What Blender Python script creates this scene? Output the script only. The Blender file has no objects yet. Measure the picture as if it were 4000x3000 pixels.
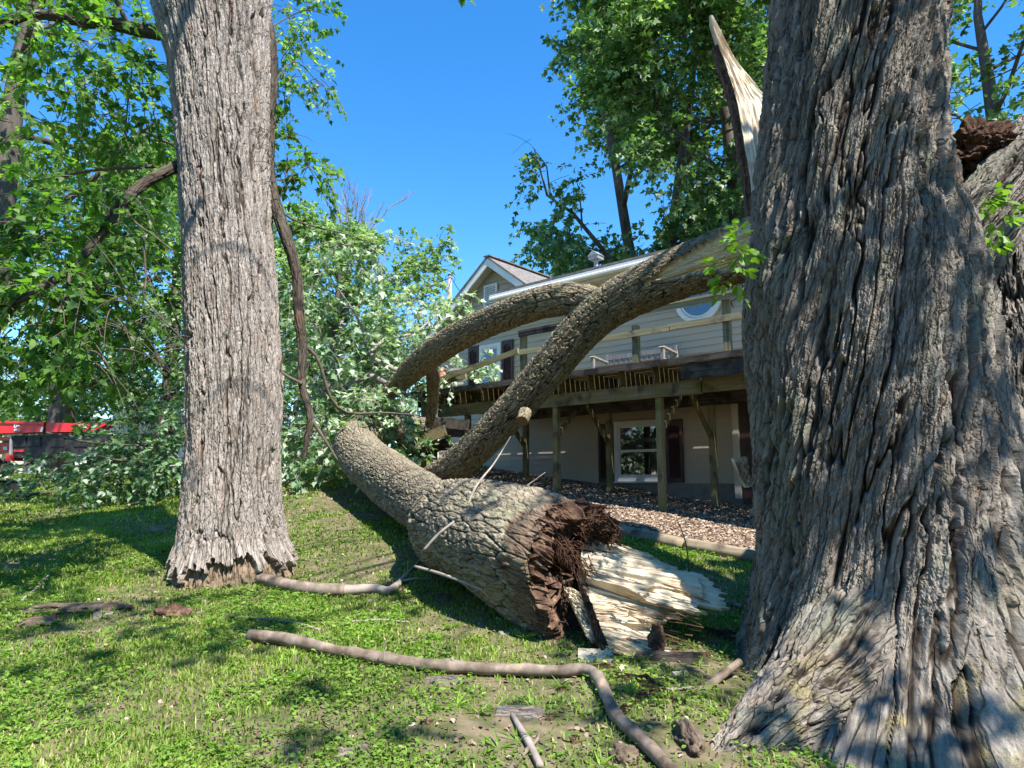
import bpy, math, random
import numpy as np
from mathutils import Vector
R = math.radians
random.seed(7)
SC = bpy.context.scene
COL = SC.collection

# ------------------------------------------------------------------ camera, sky, sun, exposure
F = 2660.0                       # focal length in pixels of a 4000 px wide frame
PITCH = R(8.13)
CAMZ = 1.6
cam = bpy.data.cameras.new('camera'); camo = bpy.data.objects.new('camera', cam); COL.objects.link(camo)
cam.sensor_width = 36.0; cam.lens = F / 4000 * 36; cam.clip_start = .05; cam.clip_end = 2000
camo.location = (0, 0, CAMZ); camo.rotation_euler = (R(90) + PITCH, 0, 0)
SC.camera = camo
SUN_EL = R(56); SUN_AZ = R(144)   # azimuth clockwise from +Y
SUND = Vector((math.sin(SUN_AZ) * math.cos(SUN_EL), math.cos(SUN_AZ) * math.cos(SUN_EL), math.sin(SUN_EL)))
w = bpy.data.worlds.new('World'); SC.world = w; w.use_nodes = True
nt = w.node_tree; bg = nt.nodes['Background']
sky = nt.nodes.new('ShaderNodeTexSky'); sky.sky_type = 'NISHITA'; sky.sun_disc = False
sky.sun_elevation = SUN_EL; sky.sun_rotation = SUN_AZ
sky.air_density = 1.0; sky.dust_density = 0.0; sky.ozone_density = 4.0; sky.altitude = 200
hs = nt.nodes.new('ShaderNodeHueSaturation'); hs.inputs['Saturation'].default_value = 1.3; hs.inputs['Value'].default_value = 1.0
nt.links.new(sky.outputs[0], hs.inputs['Color']); nt.links.new(hs.outputs[0], bg.inputs[0]); bg.inputs[1].default_value = 0.135
sl = bpy.data.lights.new('sun', 'SUN'); sl.energy = 4.6; sl.angle = R(.5); sl.color = (1, .955, .88)
so = bpy.data.objects.new('sun', sl); COL.objects.link(so); so.rotation_euler = SUND.to_track_quat('Z', 'Y').to_euler(); so.location = (20, -20, 40)
SC.view_settings.view_transform = 'Standard'; SC.view_settings.look = 'None'; SC.view_settings.gamma = 1
SC.view_settings.exposure = 1.3
try:
    SC.cycles.max_bounces = 7; SC.cycles.transparent_max_bounces = 4; SC.cycles.use_denoising = True
    SC.cycles.diffuse_bounces = 2; SC.cycles.caustics_reflective = False; SC.cycles.caustics_refractive = False
except Exception: pass

# ------------------------------------------------------------------ geometry of the place
CP, SP = math.cos(PITCH), math.sin(PITCH)
TH = R(48.6)
HA = (math.sin(TH), -math.cos(TH)); HN = (math.cos(TH), math.sin(TH))   # along the house wall / into the house
HC = 11.8                                                              # distance of the wall plane
def ray(px, py):
    u = (px - 2000) / F; v = (1500 - py) / F; y = CP - v * SP
    return u / y, (SP + v * CP) / y
def P(px, py, d):
    x, z = ray(px, py); return np.array((x * d, d, CAMZ + z * d))
def sstep(a, b, x):
    t = np.clip((x - a) / (b - a), 0, 1); return t * t * (3 - 2 * t)
def ground(x, y):
    x = np.asarray(x, float); y = np.asarray(y, float)
    s = HA[0] * x + HA[1] * y; t = HN[0] * x + HN[1] * y - HC
    zh = 1.09 - .12 * (np.clip(s, -13.5, 4) + 5.36) + .05 * (np.clip(t, -12, 0.5) + 2.2)
    L = .09 * np.minimum(y, 19) + .02 * np.clip(y - 19, 0, 6)
    L = np.where(y < -2, -.18, L)
    wgt = sstep(-8.2, -5, t) * sstep(-8, -3, x)
    z = L * (1 - wgt) + zh * wgt
    z = z - .10 * sstep(1.0, 2.2, x) * sstep(7, 5, y)
    z = z + .018 * np.sin(x * 1.9 + 1.3 * np.sin(y * .8)) * np.cos(y * 1.4 + x * .5) + .012 * np.sin(x * 4.1 + y * 2.7)
    return z
def G(px, py):
    x, z = ray(px, py); d = 2.0
    while d < 80:
        if CAMZ + z * d <= ground(x * d, d): break
        d += .02
    return np.array((x * d, d, float(ground(x * d, d))))

# ------------------------------------------------------------------ noise
def _h(ix, iy, iz, seed):
    h = (ix.astype(np.uint32) * np.uint32(374761393) + iy.astype(np.uint32) * np.uint32(668265263) + iz.astype(np.uint32) * np.uint32(2147483647 - 58) + np.uint32((seed * 1013904223) & 0xffffffff))
    h ^= h >> np.uint32(13); h *= np.uint32(1274126177); h ^= h >> np.uint32(16); h *= np.uint32(2246822519); h ^= h >> np.uint32(15)
    return (h & np.uint32(0xffffff)).astype(np.float32) / np.float32(0xffffff)
def vn(x, y, z, seed=0):
    xi, yi, zi = np.floor(x).astype(np.int64), np.floor(y).astype(np.int64), np.floor(z).astype(np.int64)
    fx, fy, fz = x - xi, y - yi, z - zi
    fx = fx * fx * (3 - 2 * fx); fy = fy * fy * (3 - 2 * fy); fz = fz * fz * (3 - 2 * fz)
    o = 0
    for a in (0, 1):
        for b in (0, 1):
            for c in (0, 1):
                wt = (fx if a else 1 - fx) * (fy if b else 1 - fy) * (fz if c else 1 - fz)
                o = o + wt * _h(xi + a, yi + b, zi + c, seed)
    return o * 2 - 1
def fbm(x, y, z, seed=0, octv=3):
    o = 0; am = 1; tot = 0
    for k in range(octv):
        o = o + am * vn(x, y, z, seed + k * 17); tot += am
        x, y, z = x * 2.03, y * 2.03, z * 2.03; am *= .5
    return o / tot
def worley(x, y, nu, seed):
    xi = np.floor(x).astype(np.int64); yi = np.floor(y).astype(np.int64)
    f1 = np.full(x.shape, 9., np.float32); f2 = f1.copy(); rid = np.zeros_like(f1); dyl = np.zeros_like(f1)
    zz = np.zeros_like(xi)
    for dx in (-1, 0, 1):
        for dy in (-1, 0, 1):
            cx = xi + dx; cy = yi + dy; cm = np.mod(cx, nu)
            jx = _h(cm, cy, zz, seed); jy = _h(cm, cy, zz, seed + 5)
            ex = (x - (cx + .15 + .7 * jx)).astype(np.float32); ey = (y - (cy + jy)).astype(np.float32)
            d = np.sqrt(ex * ex + ey * ey)
            m = d < f1
            f2 = np.where(m, f1, np.minimum(f2, d)); rid = np.where(m, _h(cm, cy, zz, seed + 9), rid); dyl = np.where(m, ey, dyl)
            f1 = np.where(m, d, f1)
    return f1, f2, rid, dyl
def bark_field(u, v, circ, wc, lc, twist=0, seed=1, warp=.5):
    """height 0..1 of ridged, flaking bark; u in 0..1 around, v metres along"""
    a = u * 2 * math.pi; rr = circ / (2 * math.pi)
    cx, cy = np.cos(a) * rr, np.sin(a) * rr
    nu = max(5, round(circ / wc))
    n1 = fbm(cx * 2.2, cy * 2.2, v * .9, seed, 3); n2 = fbm(cx * 7, cy * 7, v * 2.4, seed + 3, 2)
    x = (u + twist * v) * nu + warp * 1.6 * n1 + .35 * n2
    y = v / lc + .6 * n1 + .25 * n2 + 3.1 * _h(np.floor(x).astype(np.int64) % nu, np.zeros_like(x).astype(np.int64), np.zeros_like(x).astype(np.int64), seed + 21) * 0
    n3 = fbm(cx * 22, cy * 22, v * 7, seed + 6, 2)
    f1, f2, rid, dyl = worley(x + .10 * n3, y * .55, nu, seed)
    fis = sstep(.0, .15, f2 - f1 + .03 * n3)
    k2 = 2
    g1, g2, rid2, dyl2 = worley(x * k2 + .35 * n2 + .25 * n3, y * 1.9 + .3 * n3, nu * k2, seed + 40)
    fis2 = sstep(.0, .10, g2 - g1)
    k3 = 4
    q1, q2, rid3, dyl3 = worley(x * k3 + .5 * n3, y * 5.5 + .5 * n3, nu * k3, seed + 80)
    fis3 = sstep(.0, .16, q2 - q1)
    fine = fbm(cx * 60, cy * 60, v * 13, seed + 8, 2)
    h = fis * (.34 + .22 * rid) + fis * fis2 * (.16 + .22 * rid2 - .26 * np.clip(dyl2, -.7, .7)) + fis * fis2 * fis3 * (.04 + .07 * rid3 - .07 * dyl3) + .11 * fine + .08 * n3
    return np.clip(h, 0, 1.15), rid2, n1

def flaky_field(u, v, rl, k, twist, seed):
    """long branching fissures between hard-edged overlapping flakes; k scales the frequency, rl is the local radius"""
    a = (u + twist * v) * 2 * math.pi
    X, Y = np.cos(a) * rl, np.sin(a) * rl
    w1 = fbm(X * 2.2, Y * 2.2, v * .7, seed, 3)
    def lay(k, sd):
        cx, cy, z = X * k, Y * k, v * k
        w2 = fbm(cx * 10, cy * 10, z * 3.2, sd + 3, 3)
        x, y, z = cx + .05 * w2, cy - .045 * w2, z + .16 * w2
        f1 = np.abs(fbm(x * 9, y * 9, z * .55 + .4 * w1, sd + 11, 3)); f2 = np.abs(fbm(x * 19, y * 19, z * 1.2 + .8 * w1, sd + 23, 3))
        t = fbm(x * 12, y * 12, z * 1.5 + 1.5 * w1, sd + 41, 4) * .5 + .5
        q = t * 13; fq = np.floor(q); ter = (fq + sstep(.0, .16, q - fq)) / 13
        return sstep(.0, .13, f1), sstep(.0, .14, f2), ter, fq
    A1, A2, At, Aq = lay(k, seed); B1, B2, Bt, Bq = lay(k * 2.3, seed + 100)
    rid = np.mod(Aq * .37 + Bq * .21, 1.0)
    fine = fbm(X * 80, Y * 80, v * 26, seed + 51, 3)
    h = .10 + A1 * (.20 + .12 * A2 + .95 * (At - .35)) + A1 * (.10 * B1 + .06 * B2 + .55 * (Bt - .4)) + .14 * fine
    return np.clip(h, 0, 1.15), rid, w1

# ------------------------------------------------------------------ mesh helpers
def new_mesh(name, V, faces, mat, parent=None, smooth=True, attrs=None, sharp=None):
    """faces: list of int arrays (n,k)"""
    V = np.asarray(V, np.float32)
    me = bpy.data.meshes.new(name)
    me.vertices.add(len(V)); me.vertices.foreach_set('co', V.ravel())
    fl = [np.asarray(f, np.int32) for f in faces if len(f)]
    nl = sum(f.size for f in fl); npoly = sum(len(f) for f in fl)
    me.loops.add(nl); me.polygons.add(npoly)
    me.loops.foreach_set('vertex_index', np.concatenate([f.ravel() for f in fl]))
    st = []; o = 0
    for f in fl:
        st.append(o + np.arange(len(f)) * f.shape[1]); o += f.size
    me.polygons.foreach_set('loop_start', np.concatenate(st).astype(np.int32))
    me.polygons.foreach_set('use_smooth', np.full(npoly, smooth, bool))
    if attrs:
        for k, a in attrs.items():
            a = np.asarray(a, np.float32)
            if a.ndim == 2 and a.shape[1] == 3 and k == 'bk': me.attributes.new(k, 'FLOAT_VECTOR', 'POINT').data.foreach_set('vector', a.ravel())
            else: me.attributes.new(k, 'FLOAT', 'POINT').data.foreach_set('value', a.ravel())
    me.update(calc_edges=True); me.validate()
    me.materials.append(mat)
    o = bpy.data.objects.new(name, me); COL.objects.link(o)
    if parent is not None: o.parent = parent
    return o
def thing(name, label, cat, loc=(0, 0, 0), rotz=0, group=None):
    o = bpy.data.objects.new(name, None); COL.objects.link(o); o.empty_display_size = .2
    o.location = loc; o.rotation_euler = (0, 0, rotz); tag(o, label, cat, group); return o
def tag(o, label=None, cat=None, group=None, kind=None):
    if label: o['label'] = label
    if cat: o['category'] = cat
    if group: o['group'] = group
    if kind: o['kind'] = kind
    return o
class MB:
    """collects quads/tris of boxes, tubes, plates into one mesh"""
    def __init__(s): s.V = []; s.F = {}; s.n = 0; s.A = []
    def add(s, V, F, a=0.0):
        V = np.asarray(V, float); 
        for f in F:
            f = np.asarray(f)
            if len(f): s.F.setdefault(f.shape[1], []).append(f + s.n)
        s.V.append(V); s.A.append(np.full(len(V), a) if np.isscalar(a) else np.asarray(a)); s.n += len(V); return s
    def box(s, lo, hi):
        (x0, y0, z0), (x1, y1, z1) = lo, hi
        V = [(x0,y0,z0),(x1,y0,z0),(x1,y1,z0),(x0,y1,z0),(x0,y0,z1),(x1,y0,z1),(x1,y1,z1),(x0,y1,z1)]
        return s.add(V, [[(0,3,2,1),(4,5,6,7),(0,1,5,4),(1,2,6,5),(2,3,7,6),(3,0,4,7)]])
    def bar(s, p, q, wd, ht, up=(0, 0, 1)):
        """box from p to q with section wd (sideways) x ht (along up)"""
        p, q = np.array(p, float), np.array(q, float); d = q - p; d /= np.linalg.norm(d)
        u = np.array(up, float); sd = np.cross(d, u); sd /= np.linalg.norm(sd); u = np.cross(sd, d)
        V = []
        for c in (p, q):
            for a, b in ((-1,-1),(1,-1),(1,1),(-1,1)): V.append(c + sd * a * wd / 2 + u * b * ht / 2)
        return s.add(V, [[(3,2,1,0),(4,5,6,7),(0,1,5,4),(1,2,6,5),(2,3,7,6),(3,0,4,7)]])
    def prism(s, poly, ax, lo, hi):
        """poly: 2-D points; ax: axis of extrusion"""
        n = len(poly); V = []
        for h in (lo, hi):
            for a, b in poly: V.append({0: (h, a, b), 1: (a, h, b), 2: (a, b, h)}[ax])
        i = np.arange(n); j = (i + 1) % n
        return s.add(V, [np.stack([i, j, j + n, i + n], 1), [tuple(range(n - 1, -1, -1))], [tuple(range(n, 2 * n))]])
    def tube(s, pts, rad, k=6, a=0.0, caps=True):
        V, Fq, _ = tube_np(pts, rad, k); fs = [Fq]
        if caps:
            m = len(V); fs += [[tuple(range(k - 1, -1, -1))], [tuple(range(m - k, m))]]
        return s.add(V, fs, a)
    def build(s, name, mat, parent=None, smooth=False, loc=None, attr=None):
        V = np.concatenate(s.V)
        if loc is not None: V = V - np.array(loc)
        return new_mesh(name, V, [np.concatenate(f) for f in s.F.values()], mat, parent, smooth, {attr: np.concatenate(s.A)} if attr else None)
def crom(pts, n):
    """Catmull-Rom resample of rows (any columns) to n rows, even in arc length of first 3"""
    p = np.asarray(pts, float)
    if len(p) == 2:
        t = np.linspace(0, 1, n)[:, None]; return p[0] * (1 - t) + p[1] * t
    q = np.vstack([2 * p[0] - p[1], p, 2 * p[-1] - p[-2]])
    out = []
    for i in range(len(p) - 1):
        a, b, c, d = q[i:i + 4]
        t = np.linspace(0, 1, 24, endpoint=False)[:, None]
        out.append(.5 * (2 * b + (c - a) * t + (2 * a - 5 * b + 4 * c - d) * t ** 2 + (3 * b - a - 3 * c + d) * t ** 3))
    out.append(p[-1:]); o = np.vstack(out)
    L = np.concatenate([[0], np.cumsum(np.linalg.norm(np.diff(o[:, :3], axis=0), axis=1))])
    x = np.linspace(0, L[-1], n)
    return np.stack([np.interp(x, L, o[:, k]) for k in range(o.shape[1])], 1)
def frames(C, ref=None):
    T = np.gradient(C, axis=0); T /= np.linalg.norm(T, axis=1)[:, None] + 1e-12
    r = np.array(ref if ref is not None else ((0, 0, 1) if abs(T[0][2]) < .8 else (0, -1, 0)), float)
    N = np.zeros_like(C); n = r - T[0] * (r @ T[0]); n /= np.linalg.norm(n)
    for i in range(len(C)):
        n = n - T[i] * (n @ T[i]); n /= np.linalg.norm(n) + 1e-12; N[i] = n
    return T, N, np.cross(T, N)
def tube_np(pts, rad, k):
    C = np.asarray(pts, float); m = len(C)
    rad = np.broadcast_to(np.asarray(rad, float), (m,)) if np.ndim(rad) else np.full(m, rad)
    T, N, B = frames(C)
    a = np.linspace(0, 2 * math.pi, k, endpoint=False)
    V = C[:, None] + rad[:, None, None] * (np.cos(a)[None, :, None] * N[:, None] + np.sin(a)[None, :, None] * B[:, None])
    return V.reshape(-1, 3), gridf(m, k, True), C
def gridf(m, k, wrap):
    i = np.arange(m - 1)[:, None]; j = np.arange(k if wrap else k - 1)[None, :]; j2 = (j + 1) % k
    return np.stack([i * k + j, i * k + j2, (i + 1) * k + j2, (i + 1) * k + j], -1).reshape(-1, 4)
def trunk_mesh(name, path, nu, nv, mat, parent, loc, amp, wc, lc, twist=0, seed=1, ref=None, shape=None, post=None, warp=.5, flaky=0):
    """path rows x,y,z,r. Barked tube with real relief."""
    Q = crom(path, nv); C = Q[:, :3]; rad = Q[:, 3]
    T, N, B = frames(C, ref)
    L = np.concatenate([[0], np.cumsum(np.linalg.norm(np.diff(C, axis=0), axis=1))])
    u = np.linspace(0, 1, nu, endpoint=False)
    U, Vv = np.meshgrid(u, L); circ = 2 * math.pi * float(np.mean(rad))
    ang = U * 2 * math.pi
    D = np.cos(ang)[..., None] * N[:, None] + np.sin(ang)[..., None] * B[:, None]
    lump = fbm(D[..., 0] * 1.3 + 9, D[..., 1] * 1.3, Vv * .8 + D[..., 2] * 1.3, seed + 60, 2)
    r = rad[:, None] * (1 + .06 * lump)
    m = np.zeros_like(r)
    re_ = np.broadcast_to(np.minimum(rad, np.median(rad) * 1.1)[:, None] * 1.08, r.shape)
    if shape: r = shape(r, ang, Vv, L[-1], D)
    h, rid, n1 = flaky_field(U.ravel(), Vv.ravel(), re_.ravel(), flaky, twist, seed) if flaky else bark_field(U.ravel(), Vv.ravel(), circ, wc, lc, twist, seed, warp)
    h = h.reshape(nv, nu); rid = rid.reshape(nv, nu)
    dsp = (h - .55) * amp
    if post: r, dsp, m, h = post(r, dsp, m, h, ang, Vv, L[-1], D)
    X = C[:, None] + D * (r + dsp)[..., None]
    X = X.reshape(-1, 3)
    o = new_mesh(name, X - np.array(loc), [gridf(nv, nu, True)], mat, parent, not flaky, {'h': h, 'm': m, 'rid': rid, 'bk': np.stack([np.cos(ang + 6.283 * twist * Vv) * re_, np.sin(ang + 6.283 * twist * Vv) * re_, Vv], -1).reshape(-1, 3)})
    return o, Q

# ------------------------------------------------------------------ materials
def nodes(name):
    m = bpy.data.materials.new(name); m.use_nodes = True; t = m.node_tree
    return m, t, t.nodes['Principled BSDF'], t.nodes.new, t.links.new
def ramp(t, cols):
    r = t.nodes.new('ShaderNodeValToRGB'); e = r.color_ramp.elements
    while len(e) < len(cols): e.new(.5)
    for k, (p, c) in enumerate(cols): e[k].position = p; e[k].color = (*c, 1)
    return r
def noise(t, scale, detail=4, stretch=(1, 1, 1), rough=.6, coords='Object'):
    if coords == 'bk': tc = t.nodes.new('ShaderNodeAttribute'); tc.attribute_name = 'bk'; coords = 'Vector'
    else: tc = t.nodes.new('ShaderNodeTexCoord')
    mp = t.nodes.new('ShaderNodeMapping'); mp.inputs['Scale'].default_value = stretch
    n = t.nodes.new('ShaderNodeTexNoise'); n.inputs['Scale'].default_value = scale; n.inputs['Detail'].default_value = detail; n.inputs['Roughness'].default_value = rough
    t.links.new(tc.outputs[coords], mp.inputs[0]); t.links.new(mp.outputs[0], n.inputs['Vector']); return n
def attr(t, name):
    a = t.nodes.new('ShaderNodeAttribute'); a.attribute_name = name; return a.outputs['Fac']
def mixc(t, fac, a, b, mode='MIX'):
    m = t.nodes.new('ShaderNodeMix'); m.data_type = 'RGBA'; m.blend_type = mode
    for s, v in ((0, fac), (6, a), (7, b)):
        if hasattr(v, 'links'): t.links.new(v, m.inputs[s])
        else: m.inputs[s].default_value = v if s == 0 else (*v, 1)
    return m.outputs[2]
def math_(t, op, a, b=0.0):
    m = t.nodes.new('ShaderNodeMath'); m.operation = op
    for i, v in enumerate((a, b)):
        if hasattr(v, 'links'): t.links.new(v, m.inputs[i])
        else: m.inputs[i].default_value = v
    return m.outputs[0]
def bump(t, b, h, strength=.3, dist=.01):
    n = t.nodes.new('ShaderNodeBump'); n.inputs['Strength'].default_value = strength; n.inputs['Distance'].default_value = dist
    t.links.new(h, n.inputs['Height']); t.links.new(n.outputs[0], b.inputs['Normal'])
def simple(name, cols, scale=4, stretch=(1, 1, 1), rough=.75, bmp=0, bdist=.005, detail=4, spec=.3, metal=0):
    m, t, b, N, L = nodes(name); n = noise(t, scale, detail, stretch); r = ramp(t, cols)
    L(n.outputs[0], r.inputs[0]); L(r.outputs[0], b.inputs['Base Color']); b.inputs['Roughness'].default_value = rough
    b.inputs['Specular IOR Level'].default_value = spec; b.inputs['Metallic'].default_value = metal
    if bmp: bump(t, b, n.outputs[0], bmp, bdist)
    return m
def bark_mat(name, furrow, plateA, plateB, mossc, special, mosslo=.55, crack=(20, 20, 2.6), rufous=(.22, .12, .07), rufs=.5, bs=1.0, lichen=False):
    m, t, b, N, L = nodes(name)
    n1 = noise(t, 2.2, 5); n2 = noise(t, 1, 7, (38, 38, 7), .7, 'bk'); n3 = noise(t, 1, 6, (7, 7, 2.2), .65, 'bk'); n4 = noise(t, 120, 4, rough=.75)
    nd = noise(t, 1, 3, (9, 9, 3), .6, 'bk')
    # fine crack network running along the grain
    av = N('ShaderNodeAttribute'); av.attribute_name = 'bk'; mp = N('ShaderNodeMapping'); mp.inputs['Scale'].default_value = crack; L(av.outputs['Vector'], mp.inputs[0])
    ad = N('ShaderNodeVectorMath'); ad.operation = 'MULTIPLY_ADD'; L(nd.outputs['Color'], ad.inputs[0]); ad.inputs[1].default_value = (1.6, 1.6, 1.6); L(mp.outputs[0], ad.inputs[2])
    vo = N('ShaderNodeTexVoronoi'); vo.feature = 'DISTANCE_TO_EDGE'; vo.inputs['Scale'].default_value = 1.0; L(ad.outputs[0], vo.inputs['Vector'])
    vc_ = N('ShaderNodeTexVoronoi'); vc_.feature = 'F1'; vc_.inputs['Scale'].default_value = 1.0; L(ad.outputs[0], vc_.inputs['Vector'])
    ck = ramp(t, [(.0, (0, 0, 0)), (.07, (1, 1, 1))]); L(vo.outputs['Distance'], ck.inputs[0])
    r1 = ramp(t, [(.3, plateA), (.7, plateB)]); L(n2.outputs[0], r1.inputs[0])
    mo = ramp(t, [(mosslo, (0, 0, 0)), (mosslo + .16, (1, 1, 1))]); L(n1.outputs[0], mo.inputs[0])
    c = mixc(t, math_(t, 'MULTIPLY', mo.outputs[0], .7), r1.outputs[0], mossc)
    rf = ramp(t, [(.56, (0, 0, 0)), (.68, (1, 1, 1))]); L(n3.outputs[0], rf.inputs[0])
    c = mixc(t, math_(t, 'MULTIPLY', rf.outputs[0], rufs), c, rufous)
    sp = ramp(t, [(.3, (.66, .66, .66)), (.7, (1.2, 1.2, 1.2))]); L(n4.outputs[0], sp.inputs[0])
    c = mixc(t, 1.0, c, sp.outputs[0], 'MULTIPLY')
    rd = ramp(t, [(0, (.76, .74, .72)), (1, (1.14, 1.12, 1.1))]); L(attr(t, 'rid'), rd.inputs[0])
    c = mixc(t, 1.0, c, rd.outputs[0], 'MULTIPLY')
    sv = N('ShaderNodeSeparateColor'); L(vc_.outputs['Color'], sv.inputs[0]); r2 = ramp(t, [(0, (.8, .79, .78)), (1, (1.15, 1.15, 1.15))]); L(sv.outputs[0], r2.inputs[0])
    c = mixc(t, 1.0, c, r2.outputs[0], 'MULTIPLY')
    c = mixc(t, math_(t, 'MULTIPLY', math_(t, 'SUBTRACT', 1.0, ck.outputs[0]), .5), c, furrow)
    if lichen:   # yellow lichen growing on the low root flare only
        tc = N('ShaderNodeTexCoord'); sx = N('ShaderNodeSeparateXYZ'); L(tc.outputs['Object'], sx.inputs[0])
        zr_ = ramp(t, [(.0, (1, 1, 1)), (.55, (0, 0, 0))]); L(sx.outputs[2], zr_.inputs[0]); nl_ = noise(t, 3.4, 5); nr_ = ramp(t, [(.52, (0, 0, 0)), (.62, (1, 1, 1))]); L(nl_.outputs[0], nr_.inputs[0])
        nk_ = ramp(t, [(.45, (0, 0, 0)), (.55, (1, 1, 1))]); L(n4.outputs[0], nk_.inputs[0])
        c = mixc(t, math_(t, 'MULTIPLY', math_(t, 'MULTIPLY', zr_.outputs[0], nr_.outputs[0]), math_(t, 'MULTIPLY', nk_.outputs[0], .8)), c, (.40, .31, .05))
    hh = ramp(t, [(.10, (0, 0, 0)), (.42, (1, 1, 1))]); L(attr(t, 'h'), hh.inputs[0])
    c = mixc(t, hh.outputs[0], furrow, c)
    sn = ramp(t, [(.3, special[0]), (.7, special[1])]); L(n2.outputs[0], sn.inputs[0])
    c = mixc(t, attr(t, 'm'), c, sn.outputs[0])
    L(c, b.inputs['Base Color']); b.inputs['Roughness'].default_value = .9; b.inputs['Specular IOR Level'].default_value = .15
    hsum = math_(t, 'ADD', math_(t, 'MULTIPLY', ck.outputs[0], .5), math_(t, 'ADD', math_(t, 'MULTIPLY', n2.outputs[0], .8), math_(t, 'MULTIPLY', sv.outputs[0], .45)))
    bump(t, b, hsum, bs, .012)
    return m
def leaf_mat(name, cols, trans=.35, rough=.45):
    m, t, b, N, L = nodes(name); out = t.nodes['Material Output']
    r = ramp(t, cols); L(attr(t, 'tint'), r.inputs[0])
    n = noise(t, 1.2, 2); v = ramp(t, [(.3, (.8, .8, .8)), (.7, (1.2, 1.2, 1.15))]); L(n.outputs[0], v.inputs[0])
    c = mixc(t, 1.0, r.outputs[0], v.outputs[0], 'MULTIPLY')
    L(c, b.inputs['Base Color']); b.inputs['Roughness'].default_value = rough; b.inputs['Specular IOR Level'].default_value = .35
    tr = N('ShaderNodeBsdfTranslucent'); tc = mixc(t, 1.0, c, (1.7, 2.0, .7), 'MULTIPLY'); L(tc, tr.inputs[0])
    mx = N('ShaderNodeMixShader'); mx.inputs[0].default_value = trans
    L(b.outputs[0], mx.inputs[1]); L(tr.outputs[0], mx.inputs[2]); L(mx.outputs[0], out.inputs['Surface'])
    return m
def wood_mat(name, ax, cols, stain=(.02, .018, .014), stain_lo=.5, moss=None):
    st = [26, 26, 26]; st[ax] = 1.6
    m, t, b, N, L = nodes(name); n = noise(t, 1.0, 6, st); r = ramp(t, cols); L(n.outputs[0], r.inputs[0])
    n2 = noise(t, 3.5, 6); s = ramp(t, [(stain_lo, (0, 0, 0)), (stain_lo + .14, (1, 1, 1))]); L(n2.outputs[0], s.inputs[0])
    c = mixc(t, math_(t, 'MULTIPLY', s.outputs[0], .8), r.outputs[0], stain)
    if moss:
        n3 = noise(t, 2.1, 4); s3 = ramp(t, [(.48, (0, 0, 0)), (.66, (1, 1, 1))]); L(n3.outputs[0], s3.inputs[0])
        c = mixc(t, math_(t, 'MULTIPLY', s3.outputs[0], .7), c, moss)
    L(c, b.inputs['Base Color']); b.inputs['Roughness'].default_value = .85; b.inputs['Specular IOR Level'].default_value = .2
    bump(t, b, n.outputs[0], .35, .004); return m
M = {}
M['bark_grey'] = bark_mat('bark_grey', (.075, .055, .042), (.27, .235, .205), (.42, .38, .345), (.30, .30, .22), ((.17, .12, .08), (.30, .22, .15)), .60, crack=(24, 24, 4), rufous=(.30, .19, .13), rufs=.55)
M['bark_old'] = bark_mat('bark_old', (.03, .022, .016), (.155, .135, .112), (.34, .305, .265), (.20, .215, .165), ((.42, .17, .06), (.62, .34, .16)), .50, rufous=(.22, .13, .075), rufs=.45, bs=1.4, lichen=True)
M['bark_log'] = bark_mat('bark_log', (.045, .036, .027), (.20, .17, .125), (.36, .315, .235), (.26, .265, .17), ((.07, .034, .024), (.16, .085, .055)), .52, crack=(26, 26, 9), rufous=(.2, .12, .07), rufs=.3)
M['bark_limb'] = bark_mat('bark_limb', (.04, .032, .02), (.20, .165, .11), (.34, .29, .20), (.27, .26, .15), ((.62, .44, .22), (.76, .60, .36)), .53, crack=(30, 30, 10), rufous=(.2, .10, .05), rufs=.25)
M['bark_dark'] = bark_mat('bark_dark', (.03, .024, .018), (.07, .055, .042), (.14, .115, .09), (.12, .12, .08), ((.3, .2, .1), (.4, .3, .2)), .55)
M['bark_far'] = simple('bark_far', [(.3, (.045, .035, .028)), (.7, (.13, .11, .09))], 6, (1, 1, .3), .9, .4, .03)
M['twig'] = simple('twig', [(.3, (.06, .045, .033)), (.7, (.14, .11, .08))], 20, rough=.85)
M['deadwood'] = simple('deadwood', [(.3, (.20, .16, .13)), (.7, (.36, .31, .27))], 8, rough=.9)
M['leaf_green'] = leaf_mat('leaf_green', [(0, (.035, .085, .022)), (.4, (.08, .175, .035)), (.75, (.16, .28, .045)), (1, (.32, .40, .25))], .5)
M['leaf_silver'] = leaf_mat('leaf_silver', [(0, (.03, .085, .03)), (.35, (.07, .155, .055)), (.65, (.16, .26, .13)), (.85, (.34, .42, .3)), (1, (.5, .56, .46))], .3)
M['leaf_far'] = leaf_mat('leaf_far', [(0, (.03, .065, .02)), (.5, (.08, .155, .045)), (.85, (.19, .27, .10)), (1, (.36, .42, .28))], .4)
M['leaf_bush'] = leaf_mat('leaf_bush', [(0, (.05, .11, .035)), (.5, (.14, .24, .085)), (1, (.38, .45, .31))], .35)
M['grass'] = leaf_mat('grass', [(0, (.07, .12, .014)), (.4, (.15, .235, .025)), (.75, (.23, .31, .055)), (.9, (.33, .32, .12)), (1, (.46, .40, .21))], .35, .55)
M['weed'] = leaf_mat('weed', [(0, (.07, .14, .018)), (.6, (.155, .28, .035)), (1, (.26, .38, .07))], .35, .5)
gcol = [(.2, (.05, .075, .02)), (.45, (.10, .10, .045)), (.6, (.17, .135, .085)), (.8, (.26, .205, .14))]
M['soil'] = simple('soil', gcol, 5.5, rough=.95, bmp=.9, bdist=.03, detail=10, spec=.1)
M['gravel'] = simple('gravel', [(.3, (.04, .028, .018)), (.5, (.11, .075, .05)), (.7, (.24, .18, .125))], 22, rough=.95, bmp=.8, bdist=.03, detail=6, spec=.1)
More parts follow.
